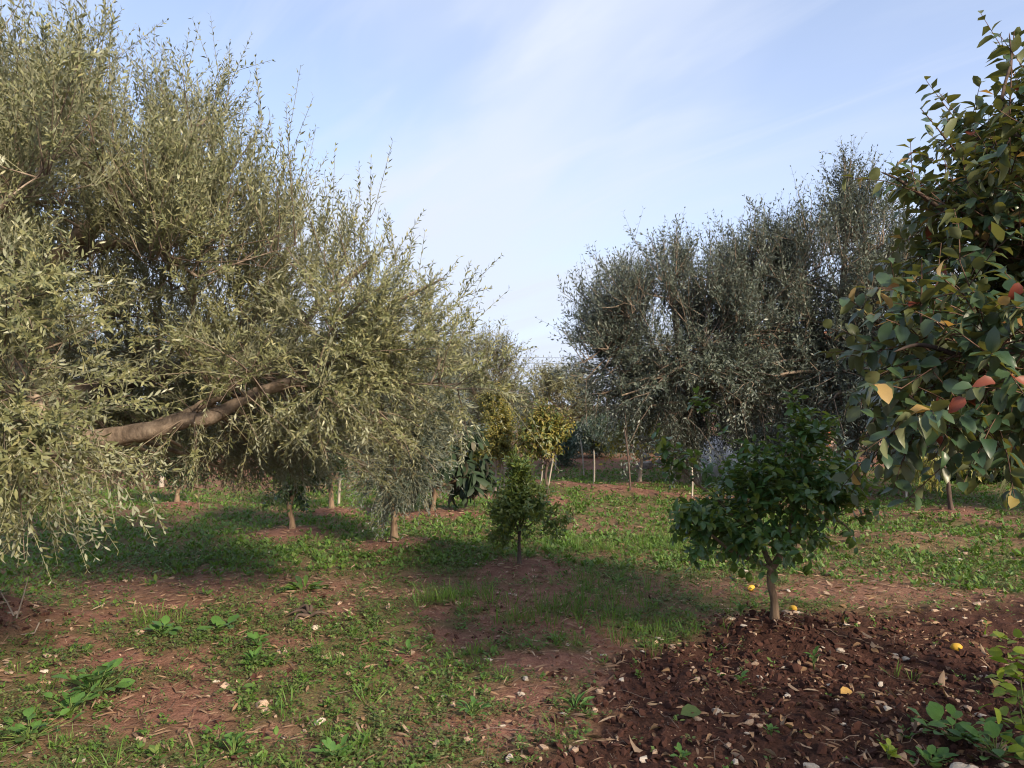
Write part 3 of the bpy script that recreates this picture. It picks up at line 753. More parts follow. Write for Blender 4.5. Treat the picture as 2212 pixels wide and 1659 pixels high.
# ------------------------------------------------------------------ persimmon at the right edge
def pears_leaves(): pass
OV = [tmpl_broad((.34, .50, .34), .24, .30, .06, 1), tmpl_broad((.34, .50, .34), .10, .12, .07, 2), tmpl_broad((.36, .5, .32), .42, .50, .06, 3), tmpl_broad((.33, .5, .36), .30, .02, .08, 4)]
def persimmon(name, b_xy, label, limbs_rel, ells, ncl, seed, detail=True, mindist=.16):
    root, b = tree_thing(name, b_xy, label, 'tree')
    a = np.array
    trunk = ([b + a([0, 0, -.1]), b + a([0, .02, .5]), b + a([-.05, 0, 1.1]), b + a([-.05, 0, 2.0]), b + a([0, 0, 2.9])], [.11, .09, .075, .05, .02])
    limbs = [([a(p) for p in L], R) for L, R in limbs_rel]
    g = grow(seed, limbs + [(trunk[0][2:], trunk[1][2:])], ells, ncl, subs=4, sub_len=.34, sprs=3, spr_len=.24, K=10, ll=.080, lw=.050, shell=(.3, 1.0), shrink=.25, mind=mindist, upz=(1.4, 3.0), up=(-.1, .9),
             centre=np.array([b[0], b[1], 2.0]), r0=.013, bendz=(-.25, .05), spread=.8, nup=.75, droop=.30, alternate=True, twig_r=.003)
    lv = g['leaves']; r = g['r']
    kind = r.random(len(lv[0]))
    tan = kind < .03
    red = (kind > .996)
    # autumn colour is stronger on the sunny outer right side
    tan |= (lv[0][:, 0] > b[0] - .75) & (lv[0][:, 2] > 1.9) & (r.random(len(kind)) < .05)
    mesh_obj('trunk', [bark_tube(trunk[0], trunk[1], 26, 12, .1, seed, .4)], M['bark_dark'], root, b)
    for k, (pt, rd) in enumerate(limbs): mesh_obj('limb', [bark_tube(pt, rd, 24, 8, .12, seed + k)], M['bark_dark'], root, b)
    tag(mesh_obj('branches', g['branch'], M['twig_red'], root, b), kind='stuff'); tag(mesh_obj('twigs', g['twig'], M['twig_red'], root, b), kind='stuff')
    rest = np.ones(len(kind), bool)
    if detail:
        idx = front_leaves(lv, 300, 22)
        for mk, m in (('persimmon', ~tan & ~red), ('persimmon_tan', tan), ('persimmon_red', red)):
            place_leaves(root, b, lv, [i for i in idx if m[i]], mk, OV, M[mk])
        rest[idx] = False
    for mk, m, nm in (('persimmon', ~tan & ~red, 'crown'), ('persimmon_tan', tan & ~red, 'autumn_leaves'), ('persimmon_red', red, 'red_leaves')):
        mm = m & rest
        if mm.any():
            ch = [leaves_chunk(*sub(lv, mm & (np.arange(len(kind)) % 3 == q)), OV[q] if detail and q < 1 else T_MED) for q in range(3)]
            tag(mesh_obj(nm, ch, M[mk], root, b), kind='stuff')
    return root, b
PERS = (3.45, 3.75)
proot, pb = persimmon('persimmon_tree', PERS, 'dark persimmon tree with broad leaves, some turned red, at the right edge',
          [([(3.42, 3.72, 1.3), P(2330, 790, 3.2), P(2180, 782, 2.95), P(2080, 770, 2.85), P(1990, 745, 2.8), P(1930, 760, 2.78)], [.035, .020, .014, .011, .008, .003]),
           ([(3.4, 3.72, 1.7), P(2250, 600, 3.5), P(2100, 500, 3.4), P(1960, 400, 3.35), P(1900, 370, 3.3)], [.032, .020, .012, .007, .003]),
           ([(3.42, 3.75, 2.0), P(2230, 380, 3.6), P(2100, 290, 3.6)], [.024, .014, .004]),
           ([(3.45, 3.75, 2.4), P(2205, 300, 3.5), P(2185, 120, 3.5), P(2180, 70, 3.5)], [.018, .010, .005, .002]),
           ([(3.45, 3.75, 1.4), P(2300, 900, 3.6), P(2150, 920, 3.7), P(2040, 900, 3.8)], [.025, .016, .010, .004])],
          [((3.1, 3.75, 2.3), (1.0, .85, .80)), ((2.52, 3.4, 2.3), (.66, .6, .55), 1.6), ((1.95, 2.95, 1.74), (.60, .5, .34), 2.4), ((2.65, 3.6, 1.92), (.7, .6, .36), 1.6), ((2.6, 3.7, 2.75), (.36, .4, .40), 1.4)], 150, 51)
def top_shoot():
    r = np.random.default_rng(8)
    p = np.array([P(2180, 300, 3.5), P(2100, 380, 3.4), P(1990, 700, 2.85)]); d = nrm(np.array([[.03, 0, 1.], [-.5, 0, .8], [.02, 0, 1.0]])); L = np.array([.50, .35, .24]); bd = np.array([[.03, 0, 0], [-.1, 0, .0], [0, 0, 0]])
    lv = sprig_leaves(r, p, d, L, bd, 11, .10, .055, .8, .6, .25, True)
    q, _ = sprig_points(p, d, L, bd, np.linspace(0, 1, 6))
    tag(mesh_obj('shoots', [tubes(q, np.linspace(.005, .002, 6)[None] * np.ones((3, 1)), 5)], M['twig_red'], proot, pb), kind='stuff')
    place_leaves(proot, pb, lv, range(len(lv[0])), 'persimmon', OV, M['persimmon'])
    # the large red leaves hanging by the low branch
    for (u, v, Y, du, dn) in ((2150, 826, 2.35, (-.9, -.1, .1), (.1, -.7, .7)), (2192, 818, 2.4, (.7, -.3, -.3), (0, -.8, .6)), (2200, 610, 2.5, (-.3, 0, -.9), (0, -1, .2)), (2085, 860, 2.4, (-.7, 0, -.5), (0, -.5, .4))):
        o = bpy.data.objects.new('leaf', leaf_mesh(('persimmon_red', 2), OV[2], M['persimmon_red']))
        o.matrix_basis = leaf_matrix(P(u, v, Y) - pb, np.array(du), np.array(dn), .060, .042); o['label'] = 'red autumn leaf'
        link(o, proot)
top_shoot()
persimmon('persimmon_tree', (4.7, -.7), 'persimmon tree standing outside the picture beside the near dug soil',
          [([(4.7, -.7, 1.2), (3.9, -.4, 1.7), (3.5, -.3, 2.0)], [.05, .03, .01]), ([(4.7, -.7, 1.4), (5.4, -.4, 2.2)], [.05, .01])],
          [((4.7, -.6, 2.1), (1.4, 1.3, 1.1)), ((4.9, .9, 1.9), (1.0, 1.0, .8))], 75, 52, detail=False)

# ------------------------------------------------------------------ lemon tree
def lemon_tree():
    root, b = tree_thing('lemon_tree', LEMON, 'small lemon tree with glossy dark leaves and one bare trunk on a soil mound', 'tree')
    a = np.array
    Y = b[1]
    fk = P(1668, 1222, Y)
    trunk = ([b + a([0, 0, -.06]), P(1672, 1300, Y), P(1664, 1255, Y), fk], [.030, .025, .0235, .025])
    limbs = [([fk - a([0, 0, .02]), P(1690, 1190, Y - .03), P(1706, 1150, Y - .04), P(1716, 1095, Y), P(1730, 1010, Y), P(1735, 960, Y)], [.027, .023, .018, .014, .010, .004]),
             ([fk - a([0, 0, .02]), P(1650, 1185, Y + .05), P(1640, 1130, Y + .1), P(1630, 1050, Y + .1), P(1600, 960, Y + .1)], [.024, .018, .014, .010, .004]),
             ([fk - a([0, 0, .03]), P(1630, 1212, Y - .1), P(1580, 1190, Y - .2), P(1530, 1150, Y - .25), P(1480, 1120, Y - .25)], [.02, .015, .012, .009, .004]),
             ([P(1650, 1185, Y + .05), P(1560, 1090, Y), P(1500, 1040, Y), P(1470, 1010, Y)], [.014, .011, .008, .004]),
             ([P(1706, 1150, Y - .04), P(1770, 1120, Y - .15), P(1820, 1130, Y - .2), P(1840, 1155, Y - .2)], [.014, .011, .008, .004]),
             ([P(1690, 1190, Y - .03), P(1720, 1150, Y + .3), P(1760, 1060, Y + .45)], [.016, .011, .005])]
    def E(u, v, dy, ru, rv, ry, w=1):
        c = P(u, v, Y + dy); k = Y / FPX
        return ((c[0], c[1], c[2]), (ru * k, ry, rv * k), w)
    ells = [E(1695, 1065, 0, 140, 70, .45), E(1625, 1140, -.05, 120, 50, .42, 1.3), E(1728, 965, 0, 80, 55, .3, .9), E(1700, 928, 0, 35, 34, .15, 1.5), E(1472, 1035, 0, 42, 62, .2, 1.8), E(1830, 1120, -.2, 38, 38, .2, 2.0), E(1528, 925, .1, 32, 18, .12, 1.2), E(1520, 1140, -.2, 62, 52, .25, 1.4), E(1800, 1050, .1, 50, 50, .3, 1.2)]
    g = grow(61, limbs, ells, 92, shrink=.3, subs=3, sub_len=.17, sprs=3, spr_len=.12, K=5, ll=.078, lw=.042, shell=(.3, 1.0), mind=.10, upz=(.3, 1.2), up=(-.1, .8), r0=.007, bendz=(-.2, .05),
             spread=.85, nup=.65, droop=.25, alternate=True, twig_r=.002, centre=P(1670, 1120, Y), jit=.35)
    lv = g['leaves']; r = g['r']
    yel = r.random(len(lv[0])) < .12
    mesh_obj('trunk', [bark_tube(trunk[0], trunk[1], 26, 14, .08, 5, .35)], M['bark_warm'], root, b)
    for k, (pt, rd) in enumerate(limbs): mesh_obj('limb', [bark_tube(pt, rd, 22, 8, .08, k)], M['bark_warm'], root, b)
    tag(mesh_obj('branches', g['branch'], M['stem_green'], root, b), kind='stuff'); tag(mesh_obj('twigs', g['twig'], M['stem_green'], root, b), kind='stuff')
    idx = front_leaves(lv, 300, 17)
    LM = [tmpl_broad((.32, .5, .36), .16, .22, .03, s) for s in (11, 12)] + [tmpl_broad((.32, .5, .36), .3, .36, .04, 13)]
    for mk, m in (('lemon_leaf', ~yel), ('lemon_yellow', yel)): place_leaves(root, b, lv, [i for i in idx if m[i]], mk, LM, M[mk])
    rest = np.ones(len(yel), bool); rest[idx] = False
    tag(mesh_obj('crown', [leaves_chunk(*sub(lv, rest & ~yel), LM[0]), leaves_chunk(*sub(lv, rest & yel), LM[1], 1)], [M['lemon_leaf'], M['lemon_yellow']], root, b), kind='stuff')
    # hanging green lemons
    fm = fruit_mesh('green_lemon', M['lemon_green'])
    for (u, v) in ((1586, 1226), (1602, 1238), (1618, 1247), (1742, 1232), (1560, 1205)):
        o = bpy.data.objects.new('lemon_fruit', fm); p = P(u, v, Y - .25 + .04 * ((u * 7) % 5)); o.location = p - b; o.scale = (.024, .024, .032); o['label'] = 'green unripe lemon'
        link(o, root)
        st = mesh_obj('fruit_stalk', [tubes(np.array([[p + a([0, 0, .03]), p + a([.0, .03, .10]), p + a([0, .06, .16])]]), np.array([[.002, .002, .003]]), 4)], M['stem_green'], root, b)
def fruit_mesh(name, mat):
    t = np.linspace(0, math.pi, 9); prof = np.sin(t) ** .8; zz_ = -np.cos(t) * 1.0
    prof[0] = prof[-1] = 0.02; zz_[0] -= .18; zz_[-1] += .12; prof[1] *= .8; prof[-2] *= .85
    an = np.arange(12) * math.pi / 6
    V = np.stack([prof[:, None] * np.cos(an), prof[:, None] * np.sin(an), np.repeat(zz_[:, None], 12, 1)], -1).reshape(-1, 3)
    i = np.arange(8)[:, None] * 12; s = np.arange(12)[None]; s2 = (s + 1) % 12
    return make_mesh(name, [(V, np.stack([i + s, i + s2, i + 12 + s2, i + 12 + s], -1).reshape(-1, 4))], [mat])
lemon_tree()
fl = fruit_mesh('lemon', M['lemon'])
for (u, v, rz, lab) in ((1713, 1321, .4, 'yellow lemon lying on the mound just right of the lemon trunk'), (2066, 1404, 1.3, 'yellow lemon lying on dug soil far right of the lemon tree'), (1623, 1276, 2.0, 'orange-yellow lemon in the weeds just left of the lemon trunk')):
    g_ = G(u, v); o = link(bpy.data.objects.new('fallen_lemon', fl)); o.location = (g_[0], g_[1], float(H(*g_)) + .026); o.scale = (.027, .027, .034); o.rotation_euler = (1.45, 0, rz)
    tag(o, lab, 'lemon', 'lemons fallen on the ground')

# ------------------------------------------------------------------ the small trees of the orchard
def small_tree(name, xy, label, h_fork, fork_pts, ells, ncl, seed, tm, mats, bark, twig, r_tr=.04, K=6, subs=4, sub_len=.2, sprs=3, spr_len=.16, ll=.07, lw=.03, up=(-.2, .8), nup=.5, droop=.2, alternate=True,
               spread=.8, mind=.12, upz=(.4, 1.5), lean=(0, 0), n_leaf=0, cell=14, twin=0, cat='tree', bendz=(-.2, .05), tip_mat=None):
    root, b = tree_thing(name, xy, label, cat)
    a = np.array
    fk = b + a([lean[0], lean[1], h_fork])
    kx = .04 * math.sin(seed * 2.3); ky = .03 * math.cos(seed)
    trunk = ([b + a([0, 0, -.06]), b + a([lean[0] * .2 + kx * .3, lean[1] * .3, h_fork * .25]), b + a([lean[0] * .4 + kx, ky, h_fork * .6]), fk], [r_tr * 1.15, r_tr * .95, r_tr * .85, r_tr * .8])
    limbs = []
    for t in fork_pts:
        t = a(t); limbs.append(([fk - a([0, 0, .03]), (fk + t) / 2 + a([0, 0, -.03]), t], [r_tr * .7, r_tr * .4, r_tr * .12]))
    g = grow(seed, limbs, ells, ncl, subs=subs, sub_len=sub_len, sprs=sprs, spr_len=spr_len, K=K, ll=ll, lw=lw, shell=(.3, 1.0), mind=mind, upz=upz, up=up, r0=.008, bendz=bendz, spread=spread, nup=nup, droop=droop, alternate=alternate, twig_r=.0025)
    mesh_obj('trunk', [bark_tube(trunk[0], trunk[1], 24, 12, .16, seed, .5)], bark, root, b)
    for k, (pt, rd) in enumerate(limbs): mesh_obj('limb', [bark_tube(pt, rd, 16, 7, .1, seed + k)], bark, root, b)
    for k in range(twin):
        o_ = a([.07 * (k + 1), .03, 0])
        mesh_obj('stem', [bark_tube([b + o_ + a([0, 0, -.05]), b + o_ * .9 + a([.02, 0, h_fork * .6]), fk + a([.03, 0, .15])], [r_tr * .8, r_tr * .7, r_tr * .5], 18, 9, .1, seed + 9 + k)], bark, root, b)
    tag(mesh_obj('branches', g['branch'], twig, root, b), kind='stuff'); tag(mesh_obj('twigs', g['twig'], twig, root, b), kind='stuff')
    lv = g['leaves']; n = len(lv[0]); rest = np.ones(n, bool)
    if n_leaf:
        idx = front_leaves(lv, n_leaf, cell); rest[idx] = False
        place_leaves(root, b, lv, idx, name, [tm], mats)
    tag(mesh_obj('crown', [leaves_chunk(*sub(lv, rest), tm)], mats, root, b), kind='stuff')
    return root, b
def E_at(u, v, Y, ru, rv, ry, w=1):
    c = P(u, v, Y); k = Y / FPX
    return ((c[0], c[1], c[2]), (ru * k, ry, rv * k), w)

Y = MANDARIN[1]
small_tree('mandarin_tree', MANDARIN, 'little mandarin tree with thin stem and fine upright yellow-green leaves, in the middle', .33, [P(1100, 1090, Y), P(1145, 1070, Y), P(1125, 1050, Y), P(1170, 1110, Y - .1)],
           [E_at(1122, 1095, Y, 58, 50, .28), E_at(1120, 1045, Y, 38, 32, .18, 1.3), E_at(1185, 1120, Y, 25, 25, .12, 1.5), E_at(1090, 1130, Y, 30, 25, .15, 1.2)], 48, 71, T_LANCE, M['mandarin'], M['bark_dark'], M['stem_green'],
           r_tr=.018, K=8, subs=4, sprs=3, sub_len=.13, spr_len=.13, ll=.058, lw=.020, up=(-.1, 1.2), nup=.2, droop=0, mind=.07, upz=(.3, .8), n_leaf=150, cell=9)
Y = YOUNG_OLIVE[1]
small_tree('young_olive_tree', YOUNG_OLIVE, 'young olive tree with forked pale trunk under the end of the big olive limb', .52, [P(835, 1000, Y), P(880, 980, Y), P(860, 940, Y), P(910, 1010, Y), P(800, 1010, Y)],
           [E_at(870, 930, Y, 120, 85, .6), E_at(865, 1005, Y, 85, 45, .4), E_at(930, 900, Y, 70, 80, .4)], 60, 72, T_DIA, M['olive_grey'], M['bark_warm'], M['twig'],
           r_tr=.038, K=9, subs=6, sprs=5, sub_len=.32, spr_len=.26, ll=.065, lw=.014, up=(-.3, .7), nup=0, droop=.05, alternate=False, spread=.62, mind=.15, upz=(.5, 1.5), lean=(-.08, 0), bendz=(-.3, 0))
Y = CITRUS[1]
small_tree('citrus_tree', CITRUS, 'dark round citrus tree with short pale trunk beneath the big olive', .42, [P(600, 1010, Y), P(660, 990, Y), P(630, 960, Y)],
           [E_at(640, 980, Y, 85, 75, .5), E_at(632, 1050, Y, 34, 28, .22, 1.4)], 60, 73, T_MED, M['citrus'], M['bark_warm'], M['stem_green'], r_tr=.036, K=5, sub_len=.2, ll=.085, lw=.042, mind=.13)
Y = LOQUAT[1]
small_tree('loquat_tree', LOQUAT, 'loquat tree with very large dark drooping leaves behind the young olive', .35, [P(900, 1020, Y), P(985, 990, Y), P(1020, 960, Y), P(1040, 1015, Y), P(940, 980, Y)],
           [E_at(1000, 1015, Y, 65, 38, .35), E_at(1015, 935, Y, 18, 20, .12, 1.5), E_at(890, 1035, Y, 60, 28, .3), E_at(950, 985, Y, 60, 40, .3)], 24, 74, T_LONG, M['loquat'], M['bark_warm'], M['bark_dark'], r_tr=.038,
           K=5, subs=2, sprs=2, sub_len=.14, spr_len=.12, ll=.24, lw=.085, up=(-.2, .5), nup=.6, droop=.55, mind=.14, n_leaf=110, cell=12)
Y = GOLD[1]
small_tree('golden_tree', GOLD, 'narrow golden-yellow autumn tree with pale twin stems, left of the pear', .62, [P(1060, 930, Y), P(1085, 920, Y), P(1075, 880, Y), P(1095, 960, Y)],
           [E_at(1075, 925, Y, 36, 62, .28), E_at(1078, 870, Y, 22, 28, .16, 1.3), E_at(1095, 965, Y, 24, 28, .2, 1.3), E_at(1052, 880, Y + .3, 28, 36, .2, 1.3)], 85, 75, T_DIA, M['gold'], M['bark_pale'], M['twig'],
           r_tr=.020, K=7, subs=4, sprs=4, sub_len=.16, spr_len=.15, ll=.055, lw=.030, mind=.07, twin=2)
Y = PEAR[1]
small_tree('pear_tree', PEAR, 'pear tree with drooping leaves of mixed green and yellow, propped by pale stakes', .55, [P(1150, 950, Y), P(1195, 930, Y), P(1172, 900, Y), P(1205, 960, Y)],
           [E_at(1170, 940, Y, 48, 50, .32), E_at(1165, 890, Y, 20, 24, .14, 1.4), E_at(1205, 925, Y, 22, 30, .18, 1.2), E_at(1135, 950, Y, 25, 22, .2, 1.3)], 62, 76, T_MED, M['pear'], M['bark_dark'], M['twig_red'],
           r_tr=.026, K=6, subs=3, sprs=3, sub_len=.16, spr_len=.15, ll=.085, lw=.042, droop=.55, nup=.4, mind=.09, n_leaf=120, cell=9)
Y = SPARSE[1]
small_tree('sparse_tree', SPARSE, 'thin sparse sapling with few yellow-green leaves, in front of the rubble stones', .75, [P(1340, 935, Y), P(1390, 925, Y), P(1425, 940, Y)],
           [E_at(1380, 945, Y, 65, 30, .4), E_at(1345, 960, Y, 35, 22, .25)], 30, 77, T_MED, M['sparse'], M['bark_pale'], M['twig'], r_tr=.03, K=5, subs=3, sprs=2, sub_len=.25, spr_len=.2, ll=.085, lw=.045, droop=.4, mind=.15)
Y = SAP_R[1]
small_tree('sapling_tree', SAP_R, 'bent sapling with dark curved stem and hanging yellowed leaves, under the persimmon', .72, [P(2005, 1010, Y), P(2060, 975, Y), P(2085, 1000, Y)],
           [E_at(2020, 1005, Y, 40, 32, .3), E_at(2062, 985, Y, 30, 30, .25)], 20, 78, T_MED, M['sparse'], M['bark_dark'], M['twig'], r_tr=.032, K=5, subs=3, sprs=2, sub_len=.2, spr_len=.18, ll=.11, lw=.04, droop=1.1, mind=.12, lean=(-.14, 0))
Y = POLE_TREE[1]
small_tree('citrus_tree', POLE_TREE, 'dark citrus tree tied to a grey pole, behind the round citrus', .85, [P(690, 990, Y), P(740, 985, Y), P(715, 960, Y)],
           [E_at(715, 965, Y, 70, 55, .5)], 40, 79, T_MED, M['citrus'], M['bark_warm'], M['stem_green'], r_tr=.036, K=5, sub_len=.22, ll=.09, lw=.045, mind=.15)
Y = SAP_L[1]
small_tree('citrus_tree', SAP_L, 'small citrus tree with thin straight trunk at the edge of the bare red soil', .55, [P(365, 1000, Y), P(400, 995, Y), P(382, 970, Y)],
           [E_at(385, 985, Y, 50, 42, .4)], 36, 80, T_MED, M['citrus'], M['bark_warm'], M['stem_green'], r_tr=.035, K=5, sub_len=.2, ll=.09, lw=.045, mind=.14)

def shrub(name, u, v_base, Yd, label, ells, ncl, seed, tm, mat, ll, lw, K=6):
    p = P(u, v_base, Yd); xy = (p[0], p[1])
    root, b = tree_thing(name, xy, label, 'shrub')
    a = np.array
    limbs = [([b + a([0, 0, -.05]), b + a([.1 * s, .05 * s, .25]), b + a([.25 * s, -.1 * s, .6])], [.03, .02, .008]) for s in (-1, .2, 1)]
    g = grow(seed, limbs, ells, ncl, subs=4, sub_len=.3, sprs=4, spr_len=.25, K=K, ll=ll, lw=lw, shell=(.3, 1), mind=.15, upz=(.1, 1.5), up=(0, 1), r0=.01, twig_r=.004)
    for pt, rd in limbs: mesh_obj('stem', [bark_tube(pt, rd, 12, 6)], M['bark_dark'], root, b)
    tag(mesh_obj('twigs', g['branch'] + g['twig'], M['twig'], root, b), kind='stuff')
    tag(mesh_obj('crown', [leaves_chunk(*g['leaves'], tm)], mat, root, b), kind='stuff')
shrub('shrub', 1222, 1000, 19.5, 'blue-grey shrub just right of the pear tree', [E_at(1222, 955, 19.5, 28, 36, .5)], 26, 91, T_DIA, M['shrub_blue'], .12, .03)
shrub('shrub', 1292, 985, 22, 'dark blue-green shrub behind the pale stakes, below the round far olive', [E_at(1290, 940, 22, 52, 38, .8)], 34, 92, T_DIA, M['shrub_blue'], .15, .035)
shrub('shrub', 1010, 1000, 17.5, 'low rust-green bush left of the golden tree', [E_at(1015, 985, 17.5, 40, 22, .5)], 20, 93, T_DIA, M['pear'], .10, .045)
shrub('shrub', 2120, 1040, 15.5, 'low dark leafy shrub behind the bent sapling', [E_at(2120, 1010, 15.5, 90, 34, .6)], 40, 94, T_MED, M['citrus'], .12, .06)
shrub('shrub', 1660, 1000, 18.0, 'shaded undergrowth bush behind the lemon tree', [E_at(1680, 965, 18, 110, 40, .6)], 44, 95, T_DIA, M['olive_grey'], .14, .05)

def cypress(u, v_top, Yd, label, w, seed):
    p = P(u, v_top, Yd); z0 = zc(p[0], p[1]); root, b = tree_thing('cypress_tree', (p[0], p[1]), label, 'tree')
    r = np.random.default_rng(seed); h = p[2] - z0
    n = 2600; t = r.random(n) ** .8; an = r.uniform(0, 6.28, n); rad = w * np.sin(np.clip(t * .92 + .08, 0, 1) * math.pi) ** .6 * r.uniform(.5, 1.05, n)
    q = np.stack([b[0] + rad * np.cos(an), b[1] + rad * np.sin(an), z0 + .3 + t * (h - .3)], -1)
    d = np.stack([np.cos(an) * .35, np.sin(an) * .35, np.ones(n)], -1) + r.normal(0, .15, (n, 3))
    mesh_obj('trunk', [bark_tube([b - [0, 0, .1], b + [0, 0, h * .5], b + [0, 0, h * .97]], [.14, .09, .02], 14, 8)], M['bark_dark'], root, b)
    tag(mesh_obj('crown', [leaves_chunk(q, d, np.stack([np.cos(an), np.sin(an), 0 * an], -1), np.full(n, .45), np.full(n, .12), T_DIA)], M['cypress'], root, b), kind='stuff')
cypress(1133, 846, 52, 'small dark columnar cypress far away in the gap', .38, 4)
cypress(1104, 862, 60, 'fainter distant cypress just left of the columnar one', .7, 5)

# ------------------------------------------------------------------ stakes, tarp, rubble, house, wires
def stake(xy, h, r, label, mat, lean=(0, 0), name='stake', group='stakes standing in the orchard'):
    b = np.array([xy[0], xy[1], float(H(*xy))])
    pts = [b + [0, 0, -.1], b + [lean[0] * .5 + .01, lean[1] * .5, h * .5], b + [lean[0], lean[1], h]]
    V, F = bark_tube(pts, [r, r * .95, r * .9], 12, 8, .06, int(h * 100))
    o = mesh_obj(name, [(V, F)], mat, None, b); o.location = b
    tag(o, label, 'stake', group)
stake(G(1199, 1014), .62, .018, 'pale thin stake just right of the pear tree, behind its crown', M['stake'], (.02, 0))
stake(G(1262, 1029), .78, .016, 'pale leaning stake, left one of the pair behind the soil furrow', M['stake'], (-.08, 0))
stake(G(1283, 1054), .68, .016, 'upright pale stake on the near furrow, right of the leaning one', M['stake'], (0, 0))
stake(G(1363, 1070), 1.10, .016, 'dark slender stake leaning beside the sparse sapling', M['stake_dark'], (-.11, 0))
stake(G(1957, 1078), .80, .018, 'pale upright stake left of the bent sapling', M['stake'], (.01, 0))
stake(G(1495, 1082), .5, .014, 'short pale stake seen through the left side of the lemon tree', M['stake'], (0, 0))
stake(G(348, 1050), .55, .05, 'short thick pale post on the bare red soil at left', M['stake'], (0, 0))
stake(G(731, 1090), .95, .022, 'grey pole beside the trunk of the rear citrus tree', M['stake'], (.02, 0))
stake(G(1181, 1062), .72, .014, 'bleached prop leaning to the right against the pear trunk', M['stake'], (.14, 0), group='props of the pear tree')
stake(G(1168, 1052), .72, .014, 'bleached prop left of the pear trunk', M['stake'], (.06, 0), group='props of the pear tree')

def hull_mesh(name, seed, mat, n=14, flat=.6):
    r = np.random.default_rng(seed)
    bm = bmesh.new()
    for _ in range(n):
        u = r.normal(size=3); u /= np.linalg.norm(u); u *= r.uniform(.8, 1.0); bm.verts.new((u[0], u[1] * r.uniform(.75, 1), u[2] * flat))
    res = bmesh.ops.convex_hull(bm, input=bm.verts)
    bmesh.ops.delete(bm, geom=[e for e in res['geom_interior'] if isinstance(e, bmesh.types.BMVert)], context='VERTS')
    bmesh.ops.bevel(bm, geom=list(bm.edges), offset=.05, segments=1, affect='EDGES') if False else None
    bmesh.ops.recalc_face_normals(bm, faces=bm.faces)
    me = bpy.data.meshes.new(name); bm.to_mesh(me); bm.free(); me.materials.append(mat)
    return me
STONES = [hull_mesh('stone', 100 + k, M['stone'], 16, .55 + .1 * (k % 3)) for k in range(8)]
STONES_P = [hull_mesh('stone', 130 + k, M['stone_pale'], 16, .5 + .1 * (k % 3)) for k in range(5)]
WSTONES = [hull_mesh('stone', 160 + k, M['stone_wall'], 18, .8) for k in range(7)]
CLODS = [hull_mesh('clod', 190 + k, M['clod'], 8, .8) for k in range(4)]
def mesh_arrays(me):
    v = np.empty(len(me.vertices) * 3, np.float32); me.vertices.foreach_get('co', v)
    me.calc_loop_triangles(); f = np.empty(len(me.loop_triangles) * 3, np.int32); me.loop_triangles.foreach_get('vertices', f)
    return v.reshape(-1, 3), f.reshape(-1, 3)

def rubble():
    r = np.random.default_rng(19)
    x0, x1, yy = 3.1, 6.4, 18.6
    root = empty('rubble_wall', ((x0 + x1) / 2, yy, zc(4.7, yy))); b = np.array(root.location)
    tag(root, 'low tumbled wall of pale field stones behind the tarp', 'wall')
    for c in range(4):
        x = x0 + r.uniform(0, .2)
        while x < x1:
            w = r.uniform(.13, .26)
            o = bpy.data.objects.new('stone', WSTONES[int(r.integers(7))])
            o.location = np.array([x, yy + r.uniform(-.18, .18) + .08 * c, zc(x, yy) + .09 + c * .20 + r.uniform(-.04, .04)]) - b
            o.scale = (w, w * .9, w * .72); o.rotation_euler = tuple(r.uniform(-.5, .5, 2)) + (r.uniform(0, 6.28),)
            link(o, root); x += w * 1.55
rubble()
def tarp():
    x0, x1 = P(1488, 1000, 17.0)[0], P(1615, 1000, 17.0)[0]
    n, m = 70, 40
    s = np.linspace(0, 1, n)[:, None]; t = np.linspace(0, 1, m)[None]
    X = x0 + (x1 - x0) * s + (vn(t * 6 + 0 * s, s * 3, 5) - .5) * .14; Yv = 16.4 + 1.5 * t + 0 * s + (vn(s * 7 + 0 * t, t * 2, 6) - .5) * .25
    prof = np.sin(np.clip(t * 1.02, 0, 1) * math.pi) ** .55 * (.40 + .6 * np.exp(-((s - .45) / .3) ** 2)) * sst(s, 0, .14) * sst(1 - s, 0, .12)
    Z = H(X, Yv) + .03 + .78 * prof + (np.abs(np.sin(s * 17 + 5 * t + 3 * vn(s * 4, t * 3, 8))) * .06 + (fbm(s * 5, t * 5, 2, 9) - .5) * .08) * (prof > .02) * np.clip(prof * 2.5, 0, 1)
    V = np.stack([X, Yv, Z], -1).reshape(-1, 3)
    i = np.arange(n - 1)[:, None] * m; j = np.arange(m - 1)[None]
    F = np.stack([i + j, i + m + j, i + m + j + 1, i + j + 1], -1).reshape(-1, 4)
    b = np.array([(x0 + x1) / 2, 17.1, zc((x0 + x1) / 2, 17.1)])
    o = mesh_obj('tarp', [(V, F)], M['tarp'], None, b); o.location = b
    md = o.modifiers.new('thickness', 'SOLIDIFY'); md.thickness = .006
    tag(o, 'dusty whitish tarp draped over a heap behind the lemon tree', 'tarp')
tarp()

